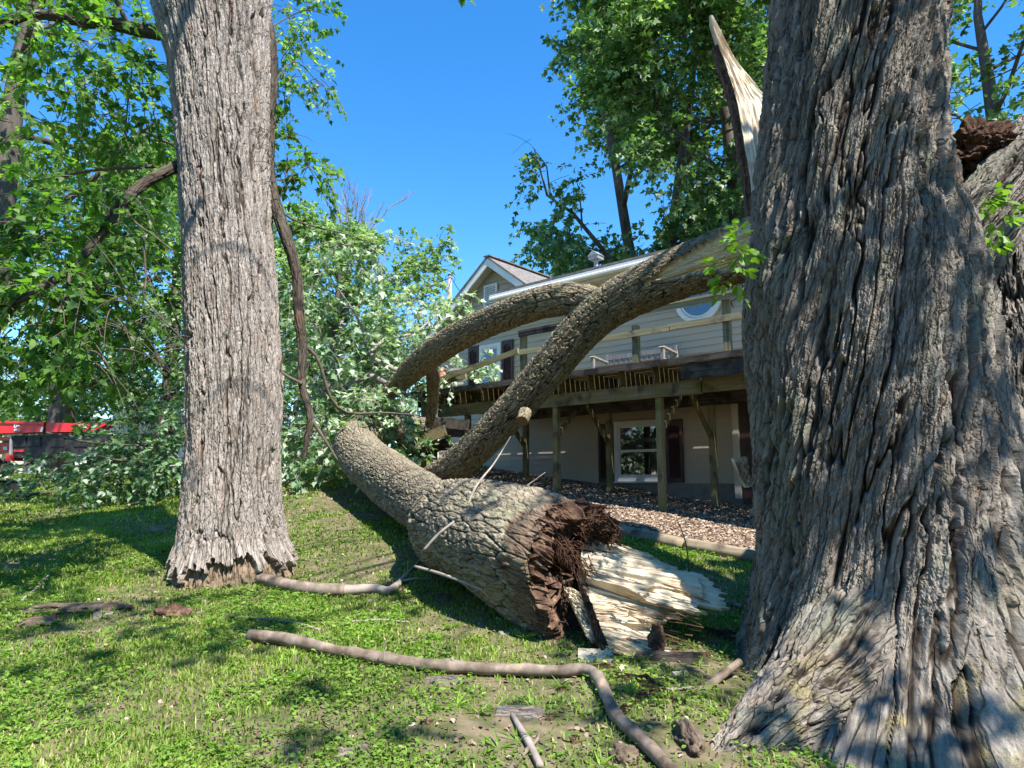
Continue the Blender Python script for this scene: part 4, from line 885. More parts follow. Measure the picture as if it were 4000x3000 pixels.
rowslab('splintered_wood', LC, RC, 'torn_wood', log, floc, 180, 240, .034, 14, 1.8, .10, (-.05, .75, -.45), 64, .25, .032, tintf=tlow)
sp_ = MB()
for i in range(80):   # loose fibres sticking out of the break
    f = random.random(); a_ = (P(2300, 2180, 5.36) * (1 - f) + P(2370, 2530, 4.84) * f); e_ = (P(2830, 2350, 5.1) * (1 - f) + P(2660, 2580, 4.74) * f); d = unit(e_ - a_ + np.array([random.gauss(0, .06) for _ in range(3)])); g_ = random.uniform(.3, 1.0); L_ = random.uniform(.05, .2); c = a_ + (e_ - a_) * g_ + np.array([random.gauss(0, .03) for _ in range(3)]) - d * L_
    sp_.bar(c, c + d * L_, random.uniform(.003, .014), random.uniform(.002, .006))
tag(sp_.build('torn_splinters', M['torn_wood'], log, False, floc), kind='stuff')
rowslab('splintered_wood', [P(2200, 2290, 5.22), P(2240, 2370, 5.08), P(2290, 2470, 4.92), P(2320, 2510, 4.86)], [P(2290, 2310, 5.1), P(2320, 2390, 4.98), P(2335, 2460, 4.88), P(2345, 2500, 4.84)], 'torn_wood', log, floc, 60, 140, .04, 12, 4, .1, (0, .9, -.3), 63, .25, .05)
rowslab('red_heartwood', [P(2255, 2260, 5.15), P(2280, 2300, 5.1), P(2300, 2335, 5.06)], [P(2335, 2535, 4.74), P(2360, 2540, 4.73), P(2378, 2535, 4.74)], 'torn_brown', log, floc, 80, 50, .03, 9, 4, .08, (0, 1, 0), 65, .1)
rowslab('pale_sapwood', [P(2098, 2040, 5.3), P(2112, 2035, 5.3)], [P(2160, 2115, 5.22), P(2166, 2108, 5.22)], 'spike', log, floc, 50, 12, .012, 6, 3, .03, (0, 1, 0), 67, .1)
for i, (a, b) in enumerate((((2160, 2118), (2330, 2165)), ((2165, 2140), (2320, 2160)))):
    pass
rowslab('heartwood_sliver', [P(2165, 2110, 5.5), P(2175, 2130, 5.48), P(2185, 2150, 5.46)], [P(2335, 2155, 5.4), P(2338, 2165, 5.4), P(2330, 2172, 5.4)], 'rot', log, floc, 50, 24, .02, 6, 3, .05, (0, 1, 0), 69, .1)
# rotten fibrous core
blob('rotten_core', P(2235, 2050, 5.75), (.30, .26, .17), 'rot', log, floc, 91, .75, 9, 140, False)
blob('rotten_core', P(2345, 2075, 5.75), (.13, .14, .13), 'rot', log, floc, 95, .8, 9, 90, False)
fb = MB()
for i in range(420):
    c = P(random.uniform(2120, 2370), random.gauss(2055, 30), random.uniform(5.45, 5.75)); d = unit(np.array((random.gauss(.7, .6), random.gauss(-.5, .5), random.gauss(-.15, .5))))
    L_ = random.uniform(.06, .24); b_ = np.array((random.gauss(0, .05), random.gauss(0, .05), -abs(random.gauss(0, .05))))
    fb.tube([c, c + d * L_ * .5 + b_, c + d * L_ + b_ * .5 + (0, 0, -.03)], [.005, .004, .0015], 4, caps=False)
for i in range(200):
    t = random.random(); c = P(2110 + 180 * t + random.gauss(0, 22), 2060 + 170 * t + random.gauss(0, 30), 5.3 - .1 * t); d = unit(np.array((random.gauss(.5, .4), random.gauss(-.6, .4), random.gauss(-.5, .4)))); L_ = random.uniform(.03, .12)
    fb.tube([c, c + d * L_ * .5, c + d * L_ + (0, 0, -.02)], [.004, .003, .001], 4, caps=False)
fs = MB(); ft = MB()
for i in range(190):
    q = random.uniform(0, 6.283); rr = random.uniform(.42, .52); rad_ = math.cos(q) * n0 + math.sin(q) * b0; c = org + rad_ * rr; up_ = c[2] - org[2]; c = c + ax * (-TILT * up_ - .03)
    L_ = random.uniform(.03, .13) * (1.5 if random.random() < .2 else 1); d = unit(ax + np.array([random.gauss(0, .3) for _ in range(3)])); sd_ = unit(np.cross(rad_, d)) * random.uniform(.004, .016); th2 = rad_ * random.uniform(.002, .006)
    a_ = [c - sd_, c + sd_, c + sd_ * .8 + d * L_ * .7, c - sd_ * .7 + d * L_ * .6, c + d * L_ + sd_ * random.uniform(-.6, .6)]
    V_ = a_ + [p - th2 for p in a_]; (ft if random.random() < .25 and up_ < .2 else fs).add(V_, [[(0, 1, 2, 3), (8, 7, 6, 5), (0, 5, 6, 1), (1, 6, 7, 2), (3, 8, 5, 0)], [(3, 2, 4), (7, 8, 9)], [(2, 7, 9, 4), (4, 9, 8, 3)]])
tag(fs.build('torn_splinters', M['torn_brown'], log, False, floc), kind='stuff'); tag(ft.build('torn_splinters', M['spike'], log, False, floc), kind='stuff')
tag(fb.build('rotten_fibre', M['rot'], log, True, floc), kind='stuff')
# ------------------------------------------------------------------ fallen forked limb resting on trunk and deck
lloc = tuple(P(1760, 1850, 8.8))
flm = thing('fallen_limb', 'huge forked mossy limb torn from the tree and leaning across the deck', 'fallen limb', lloc)
def limb_post(r, dsp, m, h, ang, V, L, D):
    fi = np.arctan2(D[..., 0] * -.45 + D[..., 1] * -.15 + D[..., 2] * .88, -D[..., 1] - .1 * D[..., 2])
    g = np.clip((1.48 - V) / .72, -.2, 2); nz = .10 * vn(V * 9, ang * 0, ang * 0, 3) + .06 * vn(V * 31, ang * 0, ang * 0, 4)
    k = sstep(-.03, .03, fi - (.2 - .63 * g) + nz) * sstep(-.03, .03, (.2 + .75 * g) - fi + nz) * (g > 0)
    fib = .02 * vn(ang * 16, V * 1.5, ang * 0, 4)
    return r - .05 * k, dsp * (1 - k) + fib * k, k, np.maximum(h, k)
limb('bark', [(3090, 905, 6.1, .28), (2960, 960, 6.3, .285), (2850, 1000, 6.5, .285), (2740, 1034, 6.7, .265), (2550, 1108, 7.0, .248), (2390, 1190, 7.3, .235), (2280, 1280, 7.5, .225), (2170, 1410, 7.7, .215), (2030, 1575, 8.0, .205), (1880, 1730, 8.4, .205), (1770, 1825, 8.8, .20), (1680, 1880, 9.2, .18), (1640, 1910, 9.4, .13)], 'bark_limb', flm, lloc, 300, 900, .034, .042, .12, 71, post=limb_post)
limb('bark', [(2420, 1215, 7.4, .13), (2330, 1195, 7.45, .185), (2235, 1168, 7.6, .185), (2130, 1178, 7.85, .185), (2040, 1205, 8.2, .18), (1930, 1250, 8.8, .185), (1820, 1300, 9.5, .195), (1710, 1365, 10.5, .21), (1625, 1430, 11.4, .21), (1570, 1485, 11.9, .175), (1520, 1532, 12.3, .14), (1470, 1568, 12.6, .12), (1400, 1590, 13.0, .10), (1310, 1600, 13.4, .07)], 'bark_limb', flm, lloc, 240, 700, .038, .05, .13, 73)
limb('branch', [(1668, 1400, 11.2, .12), (1690, 1450, 11.7, .12), (1692, 1510, 12.1, .11), (1690, 1580, 12.5, .10), (1680, 1660, 12.8, .09)], 'bark_limb', flm, lloc, 70, 120, .025, .05, .13, 75)
st_, _ = limb('cut_stub', [(2052, 1610, 7.75, .075), (2046, 1630, 7.68, .07), (2040, 1645, 7.62, .067)], 'bark_limb', flm, lloc, 60, 30, .012, .04, .1, 77)
q0, q1 = P(2046, 1630, 7.68), P(2040, 1645, 7.62); axs = unit(q1 - q0)
dsk = MB(); dsk.tube([q1 - axs * .004, q1 + axs * .004], .064, 24); dsk.build('sawn_face', M['torn_wood'], flm, False, lloc)
sc2 = rowslab('torn_bark', [P(1650, 1880, 9.0), P(1690, 1885, 8.85), P(1720, 1895, 8.75)], [P(1880, 1700, 8.15), P(1900, 1715, 8.1), P(1890, 1730, 8.08)], 'torn_brown', flm, lloc, 60, 30, .03, 6, 5, .04, (0, 1, 0), 79, .3)
rowslab('torn_bark', [P(1655, 1860, 9.0), P(1662, 1875, 8.95), P(1650, 1890, 8.9)], [P(1640, 1845, 9.0), P(1690, 1870, 8.95), P(1680, 1885, 8.9)], 'torn_brown', flm, lloc, 20, 20, .02, 6, 5, .04, (0, 1, 0), 80, .3)
# the limb's leafy top, silvery leaves heaped between maple and house
TW = MB(); LV = Leaves()
S1 = lambda *a, **k: pxcluster(LV, TW, *a, **k)
for q in ((1180, 1120, 11.5, 120, 90, 16, .8, 13, .13, .55), (1300, 1010, 11.5, 110, 70, 14, .7, 13, .13, .62), (1400, 960, 11.5, 90, 40, 10, .7, 12, .13, .72), (1470, 990, 11.5, 50, 40, 8, .6, 11, .13, .78), (1280, 900, 11.2, 60, 50, 7, .6, 11, .12, .55),
          (1160, 1330, 12, 110, 130, 22, .9, 13, .14, .6), (1320, 1250, 12.5, 130, 110, 22, .9, 13, .14, .62), (1420, 1400, 13, 140, 110, 30, .9, 13, .14, .66), (1250, 1480, 12.5, 150, 110, 34, .9, 13, .14, .64), (1400, 1560, 13, 120, 80, 28, .9, 13, .14, .66), (1180, 1640, 12, 90, 130, 28, .9, 13, .14, .62), (1290, 1680, 12.2, 90, 110, 24, .9, 13, .14, .62), (1150, 1800, 11.6, 60, 70, 14, .8, 13, .13, .58), (1250, 1790, 11.8, 80, 50, 14, .7, 13, .13, .6),
          (1560, 1300, 13.5, 90, 70, 16, .8, 12, .13, .72), (1630, 1220, 14, 70, 70, 14, .7, 12, .13, .78), (1690, 1170, 14.2, 60, 40, 10, .6, 11, .13, .82), (1770, 1160, 14.4, 45, 35, 8, .5, 11, .13, .78), (1720, 1260, 14, 60, 50, 12, .7, 12, .13, .72), (1560, 1190, 14, 40, 40, 6, .6, 11, .13, .8), (1480, 1260, 13.5, 50, 70, 9, .7, 12, .13, .68), (1630, 1330, 13.8, 70, 60, 14, .8, 12, .13, .66),
          (1340, 1720, 11.2, 45, 30, 8, .5, 12, .12, .62), (1480, 1655, 11.6, 60, 22, 10, .5, 12, .12, .62), (1520, 1600, 11.6, 50, 40, 12, .5, 12, .12, .64), (1580, 1680, 12.6, 40, 30, 9, .5, 12, .12, .6), (1440, 1540, 11.6, 45, 40, 10, .5, 12, .12, .66), (1500, 1560, 11.9, 45, 35, 10, .5, 12, .12, .66), (1450, 1620, 12, 60, 40, 12, .6, 12, .13, .62), (1520, 1420, 13.2, 70, 60, 14, .8, 12, .14, .66), (1560, 1640, 13.2, 60, 60, 14, .7, 12, .13, .6), (1500, 1700, 12.8, 60, 50, 12, .7, 12, .13, .58), (1610, 1560, 13.6, 40, 40, 8, .6, 11, .13, .55), (1850, 1440, 13.8, 60, 45, 13, .5, 12, .12, .78), (1790, 1470, 13.6, 45, 35, 8, .5, 11, .12, .74), (1930, 1480, 13.6, 25, 16, 4, .35, 10, .11, .66), (1860, 1235, 14.0, 16, 12, 3, .3, 9, .11, .8), (1830, 1180, 15, 14, 20, 3, .3, 8, .12, .3), (1540, 1790, 11.0, 60, 35, 10, .5, 11, .12, .62), (1620, 1770, 12, 25, 30, 5, .5, 10, .12, .45)):
    q = list(q); q[-1] += .06; S1(*q, sd=.2, droop=.6)
TWP = (flm, 'deadwood', lloc)
for pp, a, b in (([(1520, 1500, 12.4), (1440, 1470, 12.6), (1330, 1520, 12.8), (1200, 1530, 13)], .07, .03), ([(1560, 1450, 12.2), (1450, 1390, 12.6), (1500, 1330, 13), (1620, 1300, 13.4), (1700, 1230, 13.8), (1760, 1165, 14.2)], .05, .012), ([(1200, 1480, 12.8), (1300, 1560, 12.6), (1480, 1570, 12.4)], .06, .05),
    ([(1500, 1690, 12.1), (1400, 1640, 12.6), (1250, 1620, 13)], .06, .02), ([(1330, 1520, 12.8), (1280, 1350, 12.6), (1180, 1200, 12.2)], .03, .008), ([(1450, 1400, 12.8), (1400, 1250, 12.6), (1290, 1080, 12), (1240, 950, 11.6)], .03, .006), ([(1700, 1230, 13.8), (1640, 1180, 14), (1560, 1160, 14.1)], .012, .004), ([(1420, 1610, 12.7), (1290, 1600, 12.5), (1150, 1500, 12.3)], .03, .01), ([(1350, 1550, 12.8), (1500, 1480, 12.8), (1640, 1430, 13)], .025, .008)):
    twigpx(TW, pp, a, b)
tag(TW.build('twigs', M['deadwood'], flm, True, lloc), kind='stuff'); LV.build('foliage', M['leaf_silver'], flm, MAPLE, lloc)
# brush pile of fallen branches behind the maple
bloc = tuple(G(430, 1870)); 
brush = thing('brush_pile', 'low pile of fallen leafy branches on the lawn left of the grey maple', 'brush pile', bloc)
TW = MB(); LV = Leaves()
for q in ((620, 1840, 13, 90, 60, 24, .8, 13, .13, .42), (480, 1830, 13, 120, 70, 34, .8, 13, .13, .46), (330, 1790, 13.5, 120, 60, 26, .8, 13, .13, .5), (500, 1765, 13.5, 110, 40, 22, .8, 13, .13, .55), (600, 1740, 13.2, 100, 60, 26, .8, 13, .13, .45), (560, 1640, 13.5, 110, 60, 24, .8, 12, .13, .42), (640, 1600, 13.4, 60, 70, 16, .8, 12, .13, .45), (250, 1850, 13.5, 70, 40, 12, .7, 12, .13, .42), (120, 1830, 14, 90, 35, 14, .7, 12, .13, .34), (390, 1880, 12.6, 70, 28, 12, .5, 12, .12, .4), (680, 1730, 13, 40, 130, 20, .7, 12, .13, .42)):
    q = list(q); q[-1] += .10; pxcluster(LV, TW, *q, sd=.2, droop=.45)
TWP = (brush, 'twig', bloc)
for pp, a, b in (([(180, 1690, 12.6), (330, 1725, 12.7), (480, 1738, 12.8), (720, 1740, 13)], .022, .018), ([(120, 1790, 13), (150, 1830, 12.9), (140, 1870, 12.8), (190, 1905, 12.4), (250, 1880, 12.5)], .018, .01), ([(330, 1760, 13), (420, 1790, 12.8), (560, 1810, 12.7)], .03, .015), ([(200, 1800, 13), (195, 1890, 12.6)], .012, .006), ([(520, 1735, 12.8), (600, 1770, 12.8), (700, 1790, 13)], .014, .008)): twigpx(TW, pp, a, b)
tag(TW.build('twigs', M['twig'], brush, True, bloc), kind='stuff'); LV.build('foliage', M['leaf_silver'], brush, MAPLE, bloc)

# ------------------------------------------------------------------ trees behind
def gb(px, d): x = ray(px, 1800)[0] * d; return (x, d, float(ground(x, d)) - .1)
B_ = 'trees behind the house'; LG = 'trees at the back of the left lawn'
notsky = lambda p: ~((p[:, 0] / p[:, 1] < -.02) & (p[:, 1] > 8))
gen_tree('leafy_tree', 'tall green tree towering over the house roof with several upright stems', gb(2560, 25), 25, 6.2, .42, 5600, .25, .6, 31, 'leaf_far', .22, 15, 11, 1.5, STAR, group=B_, stems=2, sd=.26, keep=lambda p: p[:, 0] / p[:, 1] > -.045 + .08 * np.clip((p[:, 2] - 9) / 6, 0, 1))
gen_tree('leafy_tree', 'green tree behind the house partly hidden by the pale wooden spike', gb(2960, 22), 22, 5.2, .36, 2600, .23, .56, 37, 'leaf_far', .25, 13, 11, 1.4, STAR, group=B_, sd=.24)
gen_tree('leafy_tree', 'dark green tree filling the gap at the right of the huge broken tree', gb(4020, 15), 15, 4.4, .34, 1500, .17, .58, 41, 'leaf_far', .3, 13, 11, 1.1, STAR, group=B_, sd=.26, lean=(.5, 0))
gen_tree('shade_tree', 'dark trunked tree at the left edge with bright green leaves', gb(-150, 11.5), 14, 4.6, .30, 900, .14, .56, 43, 'leaf_green', .36, 12, 11, .9, STAR, lean=(.4, .3), group=LG, sd=.22)
gen_tree('shade_tree', 'broad leafy tree behind the red lift on the left lawn', gb(235, 28), 15, 5.2, .5, 1500, .2, .62, 47, 'leaf_far', .2, 12, 11, 1.3, STAR, group=LG, sd=.25)
gen_tree('shade_tree', 'leafy tree behind the white gabled shed', gb(640, 30), 15, 5.5, .4, 1500, .24, .5, 53, 'leaf_far', .15, 12, 11, 1.5, STAR, group=LG, sd=.25)
gen_tree('shade_tree', 'farthest bright green tree at the left behind the cream buildings', gb(-250, 40), 14, 7, .4, 1200, .28, .6, 59, 'leaf_far', .15, 10, 11, 1.6, KITE, group=LG)
gen_tree('bushy_tree', 'pale green bushy tree under the dead twiggy treetop', gb(1260, 24), 9.3, 4.2, .25, 1500, .2, .62, 61, 'leaf_bush', .08, 13, 11, 1.1, STAR, group=LG, sd=.25, shape=.6)
gen_tree('bushy_tree', 'light green bushy tree between the grey maple and the gable', gb(1020, 28), 9.5, 4.2, .25, 900, .22, .6, 67, 'leaf_bush', .1, 10, 11, 1.2, STAR, group=LG, sd=.25)
gen_tree('bushy_tree', 'small pale tree beside the utility pole left of the gable', gb(1560, 30), 5.6, 3.2, .2, 700, .2, .6, 68, 'leaf_bush', .1, 9, 11, 1.1, STAR, group=LG, sd=.25)
for i, (px, d, h, lb) in enumerate(((330, 48, 8, 'far green hedge tree behind the cream building'), (900, 44, 9, 'far hedge tree hidden behind the grey maple'), (-200, 52, 9, 'far hedge tree at the left edge of the lawn'), (1150, 40, 8, 'far hedge tree behind the leaf heap'), (20, 36, 2.6, 'low hedge tree under the red boom at the left edge'))):
    gen_tree('hedge_tree', lb, gb(px, d), h, 5.5, .3, 450, .36, .5, 70 + i, 'leaf_far', .08, 9, 11, 2, KITE, group='hedge trees far off')
LW = Leaves(); RNG = np.random.default_rng(99); random.seed(99)  # unseen foliage bank added behind the camera to cut low sky light
for k in range(70):
    a = R(-78 + 156 * k / 69); rr = random.uniform(13, 17); x, y = rr * math.sin(a) * 1.25, -rr * math.cos(a) - 1
    cluster(LW, None, (x, y, random.choice((2.2, 5.0, 7.8, 10.2))), (2.4, 1.6, 2.2), 46, 1.5, 12, .42, .5)
tag(LW.build('unseen_woods', M['leaf_far'], None, KITE), kind='stuff')
# bare dead treetop
dp = P(1330, 1250, 30); dl = (dp[0], 30, float(ground(dp[0], 30)))
dead = thing('dead_tree', 'bare dead tree with fine grey twigs rising above the bushes', 'tree', dl)
dm = MB(); rs = np.random.default_rng(3); 
def twig_rec(p, d, L_, r, n):
    q = p + d * L_; mid = (p + q) / 2 + rs.normal(0, .04 * L_, 3); dm.tube([p - np.array(dl), mid - np.array(dl), q - np.array(dl)], [r, r * .8, r * .6], 4, caps=False)
    if n == 0: return
    for k in range(rs.integers(2, 4)):
        dd = unit(d + rs.normal(0, .38, 3) + (0, 0, .25)); twig_rec(p + (q - p) * rs.uniform(.55, 1), dd, L_ * rs.uniform(.6, .85), r * .6, n - 1)
dm.tube([(0, 0, 0), (.1, 0, 4), (0, 0, 9)], [.2, .16, .1], 8)
for k in range(9): twig_rec(np.array(dl) + (rs.normal(0, .3), 0, rs.uniform(5.5, 8.5)), unit(np.array((rs.normal(0, .5), rs.normal(0, .3), 1))), 2.1, .06, 4)
dm.build('trunk', M['deadwood'], dead, True)

# ------------------------------------------------------------------ utility pole, wires
pb = P(1757, 1150, 36); ub = (pb[0], 36, float(ground(pb[0], 36)))
pole = thing('utility_pole', 'weathered wooden utility pole with a street lamp left of the gable', 'pole', ub)
tpz = P(1757, 1076, 36)[2] - ub[2]
MB().tube([(0, 0, 0), (0, 0, tpz)], [.16, .11], 12).build('post', M['pole'], pole, True)
MB().tube([(0, 0, tpz - .02), (0, 0, tpz + .05)], .125, 12).build('cap', M['dark'], pole)
arm = crom([(0, -.1, tpz - .75), (-.35, -.1, tpz - .55), (-.75, -.1, tpz - .55)], 8)
la = MB().tube(arm, .022, 6).build('lamp_arm', M['sheet_metal'], pole, True)
V, Fq, _ = tube_np([(-.7, -.1, tpz - .54), (-.78, -.1, tpz - .53), (-.95, -.1, tpz - .56), (-1.12, -.1, tpz - .62), (-1.16, -.1, tpz - .64)], [.04, .09, .12, .08, .02], 12)
MB().add(V, [Fq]).build('street_lamp', M['sheet_metal'], pole, True)
ins = MB()
for dx in (-.16, .18): ins.tube(crom([(0, -.12, tpz - .15), (dx, -.15, tpz - .05), (dx * 1.6, -.15, tpz - .25), (dx * 1.2, -.15, tpz - .4)], 10), .014, 5)
ins.build('insulator', M['dark'], pole, True)
def wire(name, label, a, b, sag, r=.018):
    a, b = np.array(a), np.array(b); q = np.linspace(0, 1, 24)[:, None]
    tag(MB().tube(a * (1 - q) + b * q + np.array((0, 0, -1)) * sag * 4 * q * (1 - q), r, 5).build(name, M['dark'], None, True), label, 'cable', 'overhead cables')
wire('overhead_cable', 'twisted cable running from the pole top down to the left', P(1750, 1088, 36), P(1150, 1195, 40), .5, .03)
wire('overhead_cable', 'thin cable running from the pole top to the gable', P(1763, 1084, 36), P(1850, 1180, 26), .2)
wire('overhead_cable', 'overhead cable crossing behind the hanging leaves left of the grey maple', P(100, 1318, 30), P(1700, 1400, 38), .3, .022)

# ------------------------------------------------------------------ red lift machine, buildings, fire ring at the left
D0 = 20.0; rx = P(-150, 1700, D0); rl = (rx[0], D0, float(ground(rx[0], D0)))
lift = thing('red_lift', 'red boom lift with white lettering and a black chassis behind the leaves', 'lift', rl)
def lp(px, py, dd=0): p = P(px, py, D0 + dd); return np.array((p[0] - rl[0], dd, p[2] - rl[2]))
def lpoly(nm, pts, t0, t1, mat, par=lift):
    q = [lp(*p) for p in pts]; return MB().prism([(p[0], p[2]) for p in q], 1, t0, t1).build(nm, M[mat], par)
bm1 = lpoly('boom', [(-160, 1700), (186, 1690), (196, 1652), (-160, 1640)], -.25, .25, 'red')
lpoly('boom_rail', [(-160, 1652), (196, 1660), (198, 1652), (-160, 1639)], -.29, -.252, 'red', bm1)
bm2 = lpoly('boom', [(198, 1690), (380, 1688), (430, 1662), (418, 1656), (200, 1654)], -.22, .24, 'red')
lpoly('boom_joint', [(180, 1690), (189, 1690), (194, 1670), (186, 1670)], -.27, -.253, 'white')
ch = lpoly('chassis', [(58, 1790), (560, 1780), (560, 1694), (62, 1702)], -.1, 1.0, 'black_metal')
for a in (62, 120, 210, 300): lpoly('chassis_panel', [(a, 1745), (a + 50, 1745), (a + 50, 1708), (a, 1708)], -.13, -.102, 'dark', ch)
lpoly('chassis_rail', [(50, 1790), (60, 1790), (60, 1700), (54, 1700)], -.16, -.11, 'sheet_metal', ch)
lpoly('stripe', [(66, 1766), (104, 1766), (104, 1757), (66, 1757)], -.13, -.104, 'red', ch)
lpoly('outrigger', [(-160, 1720), (52, 1720), (52, 1708), (-160, 1708)], -.1, .3, 'red')
lpoly('outrigger', [(-100, 1790), (55, 1752), (55, 1727), (-160, 1735)], .1, .35, 'red')
lpoly('foot', [(40, 1800), (64, 1800), (60, 1776), (44, 1776)], -.2, .3, 'red')
lpoly('decal', [(4, 1757), (20, 1757), (20, 1744), (4, 1744)], .08, .098, 'white')
def text(body, px, py, hpx, parent, off, bold=.004):
    cu = bpy.data.curves.new('lettering', 'FONT'); cu.body = body; cu.size = hpx / F * D0 / .70; cu.extrude = .004; cu.offset = bold
    o = bpy.data.objects.new('lettering', cu); COL.objects.link(o); o.parent = parent; p = lp(px, py); o.location = (p[0], off, p[2]); o.rotation_euler = (R(90), 0, R(0)); cu.materials.append(M['text_white'])
    me = bpy.data.meshes.new_from_object(o.evaluated_get(bpy.context.evaluated_depsgraph_get())); o2 = bpy.data.objects.new('lettering', me); COL.objects.link(o2)
    o2.parent = parent; o2.location = o.location; o2.rotation_euler = o.rotation_euler; bpy.data.objects.remove(o); return o2
text('NG', -22, 1673, 16, bm1, -.262, .012); text('D+', 79, 1672, 12, bm1, -.262, .006); text('PRO', 80, 1686, 8, bm1, -.262, .005); text('LIFTED', 12, 1700, 1, bm1, .1) if False else None
text('NT.COM', 318, 1667, 6, bm2, -.232, .004)
def barn(name, label, pxl, pxr, d, eave, apex, wall, roofm, ridge_along=True, group=None):
    l = P(pxl, eave, d); r = P(pxr, eave, d); zb = float(ground((l[0] + r[0]) / 2, d)) - .2; c = ((l[0] + r[0]) / 2, d, zb)
    b = thing(name, label, 'building', c, 0, group); hw = (r[0] - l[0]) / 2; ze = l[2] - zb; za = P((pxl + pxr) / 2, apex, d)[2] - zb
    MB().prism([(-hw, 0), (hw, 0), (hw, ze), (0, za), (-hw, ze)], 1, 0, 7).build('wall', M[wall], b)
    for sg in (-1, 1):
        MB().prism([(0, za + .02), (sg * (hw + .3), ze - .3 * (za - ze) / hw + .02), (sg * (hw + .3), ze - .3 * (za - ze) / hw + .16), (0, za + .16)][::sg], 1, -.3, 7.3).build('roof', M[roofm], b)
        MB().prism([(0, za - .05), (sg * (hw + .28), ze - .28 * (za - ze) / hw - .10), (sg * (hw + .28), ze - .28 * (za - ze) / hw + .12), (0, za + .15)][::sg], 1, -.36, -.302).build('trim', M['white'], b)
    return b, hw, ze
b, hw, ze = barn('shed', 'white shed with a low gable half hidden by leaves', 478, 702, 34, 1622, 1560, 'white', 'white')
MB().box((-hw + .05, -.04, 0), (hw - .05, -.003, ze - .75)).build('door', M['cream2'], b)
b, hw, ze = barn('outbuilding', 'cream low outbuilding beyond the red boom', 110, 345, 46, 1634, 1618, 'cream2', 'sheet_metal')
MB().box((.6, -.04, 0), (2.2, -.003, 2.1)).build('door', M['white'], b)
barn('outbuilding', 'grey roofed building cut by the left picture edge', -260, 14, 55, 1648, 1615, 'cream2', 'shingle')
fr = P(-8, 1925, 15.2); frz = float(ground(fr[0], 15.2))
ring_ = thing('fire_ring', 'black metal fire ring on the lawn with ash inside', 'fire ring', (fr[0], 15.2, frz))
rm = MB(); k = 48
V, Fq = ring(0, 0, .46, .50, 0, 0, k); V = []
a = np.linspace(0, 2 * math.pi, k, endpoint=False)
for r, z in ((.52, -.06), (.52, .22), (.55, .23), (.55, .25), (.49, .25), (.49, -.06)): V += [(r * math.cos(q), r * math.sin(q), z) for q in a]
rm.add(V, [gridf(6, k, True)]); rm.build('rim', M['black_metal'], ring_)
blob('ash', (fr[0], 15.2, frz - .02), (.5, .5, .1), 'concrete', ring_, (fr[0], 15.2, frz), 4, .4, 9, 50)
cloth = P(18, 1862, 17); tag(rowslab('tarp', [P(-40, 1850, 17.3), P(-40, 1868, 16.8)], [P(36, 1860, 17.3), P(44, 1866, 17)], 'spike', None, (0, 0, 0), 20, 14, .04, 3, 3, .03, (0, 0, -1), 3), 'pale crumpled tarp corner on the lawn near the fire ring', 'tarp')

# ------------------------------------------------------------------ landscape timbers along the gravel
def timber(label, s0, s1, t0, t1, r=.085):
    a = np.array((*house_xy(s0, t0), 0)); b = np.array((*house_xy(s1, t1), 0)); n = 40; q = np.linspace(0, 1, n)[:, None]; C = a * (1 - q) + b * q
    C[:, 2] = ground(C[:, 0], C[:, 1]) + .045; C[:, 2] = np.linspace(C[0, 2], C[-1, 2], n)
    ang = math.atan2(b[1] - a[1], b[0] - a[0]); loc = C[n // 2]
    Tn, Nn, Bn = frames(C); kk = 20; aa = np.linspace(0, 2 * math.pi, kk, endpoint=False)
    rr = r * (1 + .05 * fbm(np.cos(aa)[None] * 2 + 0 * q, np.sin(aa)[None] * 2, q * 14 + s0, 5, 3)); rr = rr * np.where(np.abs(np.sin(aa))[None] > .8, .92, 1)
    V = C[:, None] + rr[..., None] * (np.cos(aa)[None, :, None] * Nn[:, None] + np.sin(aa)[None, :, None] * Bn[:, None]) - loc
    ca, sa = math.cos(-ang), math.sin(-ang); V = V.reshape(-1, 3); V = np.stack([V[:, 0] * ca - V[:, 1] * sa, V[:, 0] * sa + V[:, 1] * ca, V[:, 2]], 1)
    m = len(V); o = new_mesh('landscape_timber', V, [gridf(n, kk, True), [tuple(range(kk - 1, -1, -1))], [tuple(range(m - kk, m))]], M['timber'], None, True)
    o.location = loc; o.rotation_euler = (0, 0, ang); tag(o, label, 'timber', 'landscape timbers edging the gravel')
timber('landscape timber edging the gravel, the one nearer the broken end of the fallen trunk', -6.1, -3.98, -4.22, -4.20)
timber('landscape timber edging the gravel, the one nearer the huge broken tree', -3.95, -1.6, -4.16, -4.16)
ds = thing('downspout_elbow', 'white crumpled downspout end with painted dark opening lying on the gravel', 'downspout', tuple(G(2880, 1975)))
dl_ = np.array(ds.location); g_ = G(2880, 1975)
MB().bar(np.array((-.02, 0, .06)), np.array((.5, .15, .1)), .11, .08).build('pipe', M['white'], ds)
MB().bar(np.array((-.035, -.005, .06)), np.array((-.022, 0, .061)), .09, .062).build('opening', M['dark'], ds)  # solid dark plate, the shade inside the pipe put in as colour
rowslab('torn_flap', [np.array((-.05, .02, .22)), np.array((.0, 0, .12))], [np.array((.3, .05, .3)), np.array((.35, .05, .12))], 'white', ds, (0, 0, 0), 20, 14, .03, 4, 3, .01, (0, 1, 0), 5, .2)

